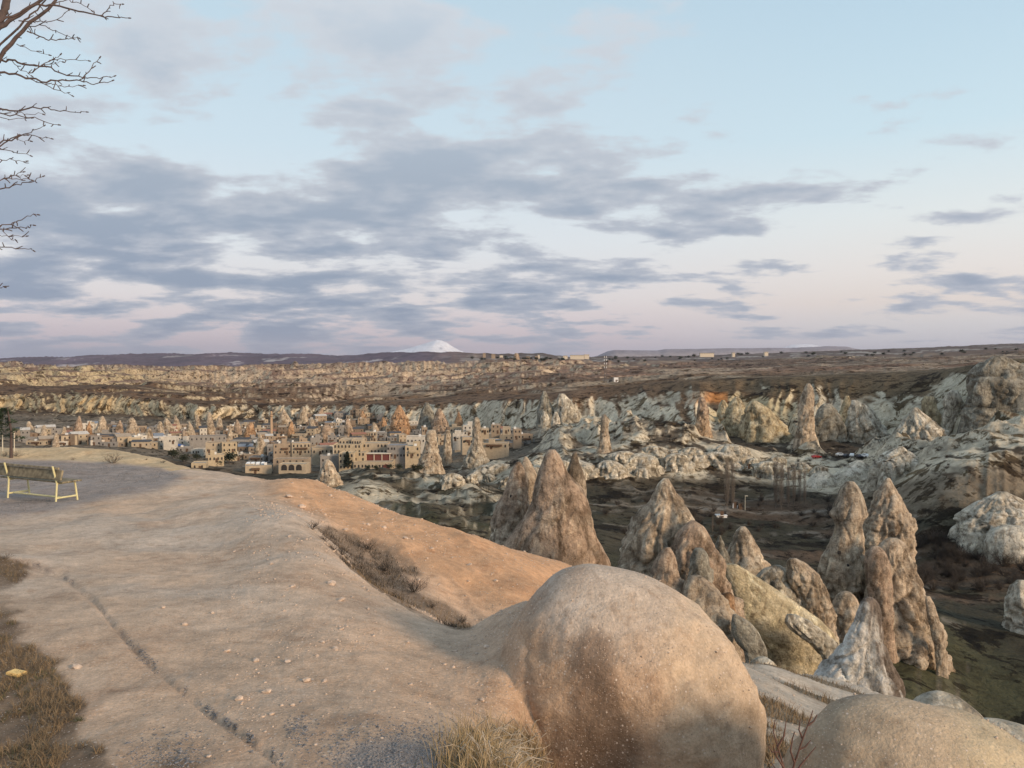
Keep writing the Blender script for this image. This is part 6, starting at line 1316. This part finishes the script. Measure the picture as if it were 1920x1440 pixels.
def leafy(seed, n, mat, cone=False):
    q = random.Random(seed); V = []; F = []
    for k in range(n):
        if cone: z = q.random(); r = .22 * (1 - z) ** .7 * math.sqrt(q.random()) + .01; a = q.uniform(0, 6.28); c_ = Vector((r * math.cos(a), r * math.sin(a), z)); s = .05
        else: c_ = Vector((q.gauss(0, .24), q.gauss(0, .24), .5 + q.gauss(0, .17))); s = .07; c_ += Vector((math.sin(c_.z * 9 + seed) * .08, math.cos(c_.x * 11) * .06, 0))
        a = Vector((q.uniform(-1, 1), q.uniform(-1, 1), q.uniform(-1, 1))).normalized() * s; b = a.cross(Vector((q.random(), q.random(), q.random() + .2))).normalized() * s; i = len(V); V += [c_ - a, c_ + a, c_ + b * 1.6]; F.append((i, i + 1, i + 2))
    return raw_mesh('crown', [tuple(v) for v in V], F, mat)
CR = [leafy(k, 420, paint('town_leaf', (.028, .034, .018), .85, .5, .6)) for k in range(3)]; CY = leafy(9, 700, M_CYP, True); tt = Tubes(); tt.add([(0, 0, -.08), (0, 0, .5)], .03, .02, 6); ME_TR = tt.me('trunk', M_BARK)
def tree(px, py, hpx, crown, label, name='tree', group=None, wide=1.0, d=None):
    q = vhit(px, py) if d is None else PV(px, py, d)
    if q is None: return
    hh = hpx * q.y / FPX; e = bpy.data.objects.new(name, None); link(e); e.location = q; e.scale = (hh * wide, hh * wide, hh); e.rotation_euler = (0, 0, g_.uniform(0, 6)); tag(e, label, 'tree', group); child('trunk', ME_TR, e, (0, 0, 0)); child('crown', crown, e, (0, 0, 0)); return e
tree(651, 874, 27, CY, 'dark pointed cypress standing before the yellow hotel wing', 'cypress_tree', d=386, wide=1.3); tree(605, 846, 22, CY, 'thin dark spire like cypress behind the grey terrace hotel', 'cypress_tree', wide=.6)
for px, py, h, lab in [(730, 880, 12, 'dark round tree by the hotel archway'), (748, 880, 12, 'reddish dark tree right of the hotel archway'), (785, 884, 16, 'dark bushy tree at the foot of the broad footed chimney'), (775, 880, 10, 'small dark tree near the chimney road'), (430, 868, 24, 'large dark round tree behind the yellow house'), (412, 874, 14, 'dark tree beside the large round tree'), (325, 858, 18, 'dark green tree below the blue awning'), (345, 866, 16, 'dark green tree in the yard near the awning'), (368, 862, 12, 'small dark tree right of the awning yard'), (705, 880, 9, 'low reddish shrub along the hotel base'), (690, 880, 9, 'low shrub at the left of the hotel base'), (545, 806, 10, 'small dark tree between the upper roofs'), (570, 802, 9, 'dark tree near the upper town cones'), (660, 800, 9, 'dark tree above the hotel'), (760, 812, 9, 'dark tree under the honeycombed cone'), (270, 836, 10, 'dark tree beside the low cone'), (155, 830, 9, 'dark tree by the sheds'), (60, 828, 9, 'dark tree at the town end near the pine'), (480, 838, 10, 'dark tree under the minaret'), (940, 825, 8, 'small dark tree on the bare slope right of the bottle shaped chimney'), (625, 795, 9, 'dark tree in the upper lanes'), (300, 828, 8, 'dark tree left of the awning'), (225, 832, 8, 'dark tree between the yellow and white houses')]:
    tree(px, py, h, CR[g_.randint(0, 2)], lab, wide=1.1)
for i in range(90):
    px = g_.choice([g_.uniform(1440, 1920), g_.uniform(1440, 1920), g_.uniform(1000, 1440), g_.uniform(880, 1060)]); 
    py = np.interp(px, [880, 1000, 1200, 1440, 1600, 1920], [671, 673, 672, 664, 661, 655]) + g_.uniform(-1, 9) * (1 if px > 1100 else .5); d = 3000
    loc = BV_P.ray_cast(Vector((0, 0, 0)), PV(px, py, 1).normalized(), 20000)[0]
    if loc is None: continue
    fl_ = min([(900, 'the village hill houses'), (968, 'the castle rock'), (1085, 'the long white block'), (1200, 'the left end of the mesa'), (1325, 'the low white complex'), (1436, 'the tiny white building below the mesa'), (1560, 'the right end of the mesa'), (1700, 'the open plateau beyond the spire'), (1850, 'the top of the grey green cliff')], key=lambda q: abs(q[0] - px))[1]
    o = tree(px, py, g_.uniform(3, 6), CR[i % 3], 'tiny dark tree on the far skyline near %s' % fl_, group='tiny skyline trees near %s' % fl_, wide=1.2, d=loc.y)
# lamp post on the valley road
q = vhit(1397, 957); tb = Tubes(); s = q.y / FPX; e = bpy.data.objects.new('lamp_post', None); link(e); e.location = q; tag(e, 'slim pale lamp post by the valley road', 'lamp post'); tb.add([(0, 0, 0), (0, 0, 27 * s)], .12, .08, 6); link(bpy.data.objects.new('pole', tb.me('pole', M_POST)), e); child('lamp_head', box_me('lamp_head', 1.0, .3, .16, M_POST), e, (.4, 0, 27 * s))
# ------------------------------------------------------------------ thin evening haze
def haze():
    me = bpy.data.meshes.new('haze'); bm = bmesh.new(); bmesh.ops.create_cube(bm, size=1); bmesh.ops.scale(bm, vec=(160000, 160000, 3400), verts=bm.verts); bmesh.ops.translate(bm, vec=(0, 40000, 1350), verts=bm.verts); bm.to_mesh(me); bm.free()
    m = bpy.data.materials.new('haze'); m.use_nodes = True; nt = m.node_tree; nt.nodes.clear(); o_ = nt.nodes.new('ShaderNodeOutputMaterial'); v = nt.nodes.new('ShaderNodeVolumePrincipled')
    v.inputs['Density'].default_value = HAZE_D; v.inputs['Color'].default_value = (.80, .80, .95, 1); v.inputs['Anisotropy'].default_value = .2; nt.links.new(v.outputs[0], o_.inputs['Volume'])
    me.materials.append(m); o = link(bpy.data.objects.new('haze', me)); tag(o, 'thin evening haze over the whole valley', 'haze', kind='stuff')
HAZE_D = 1.3e-5
haze()
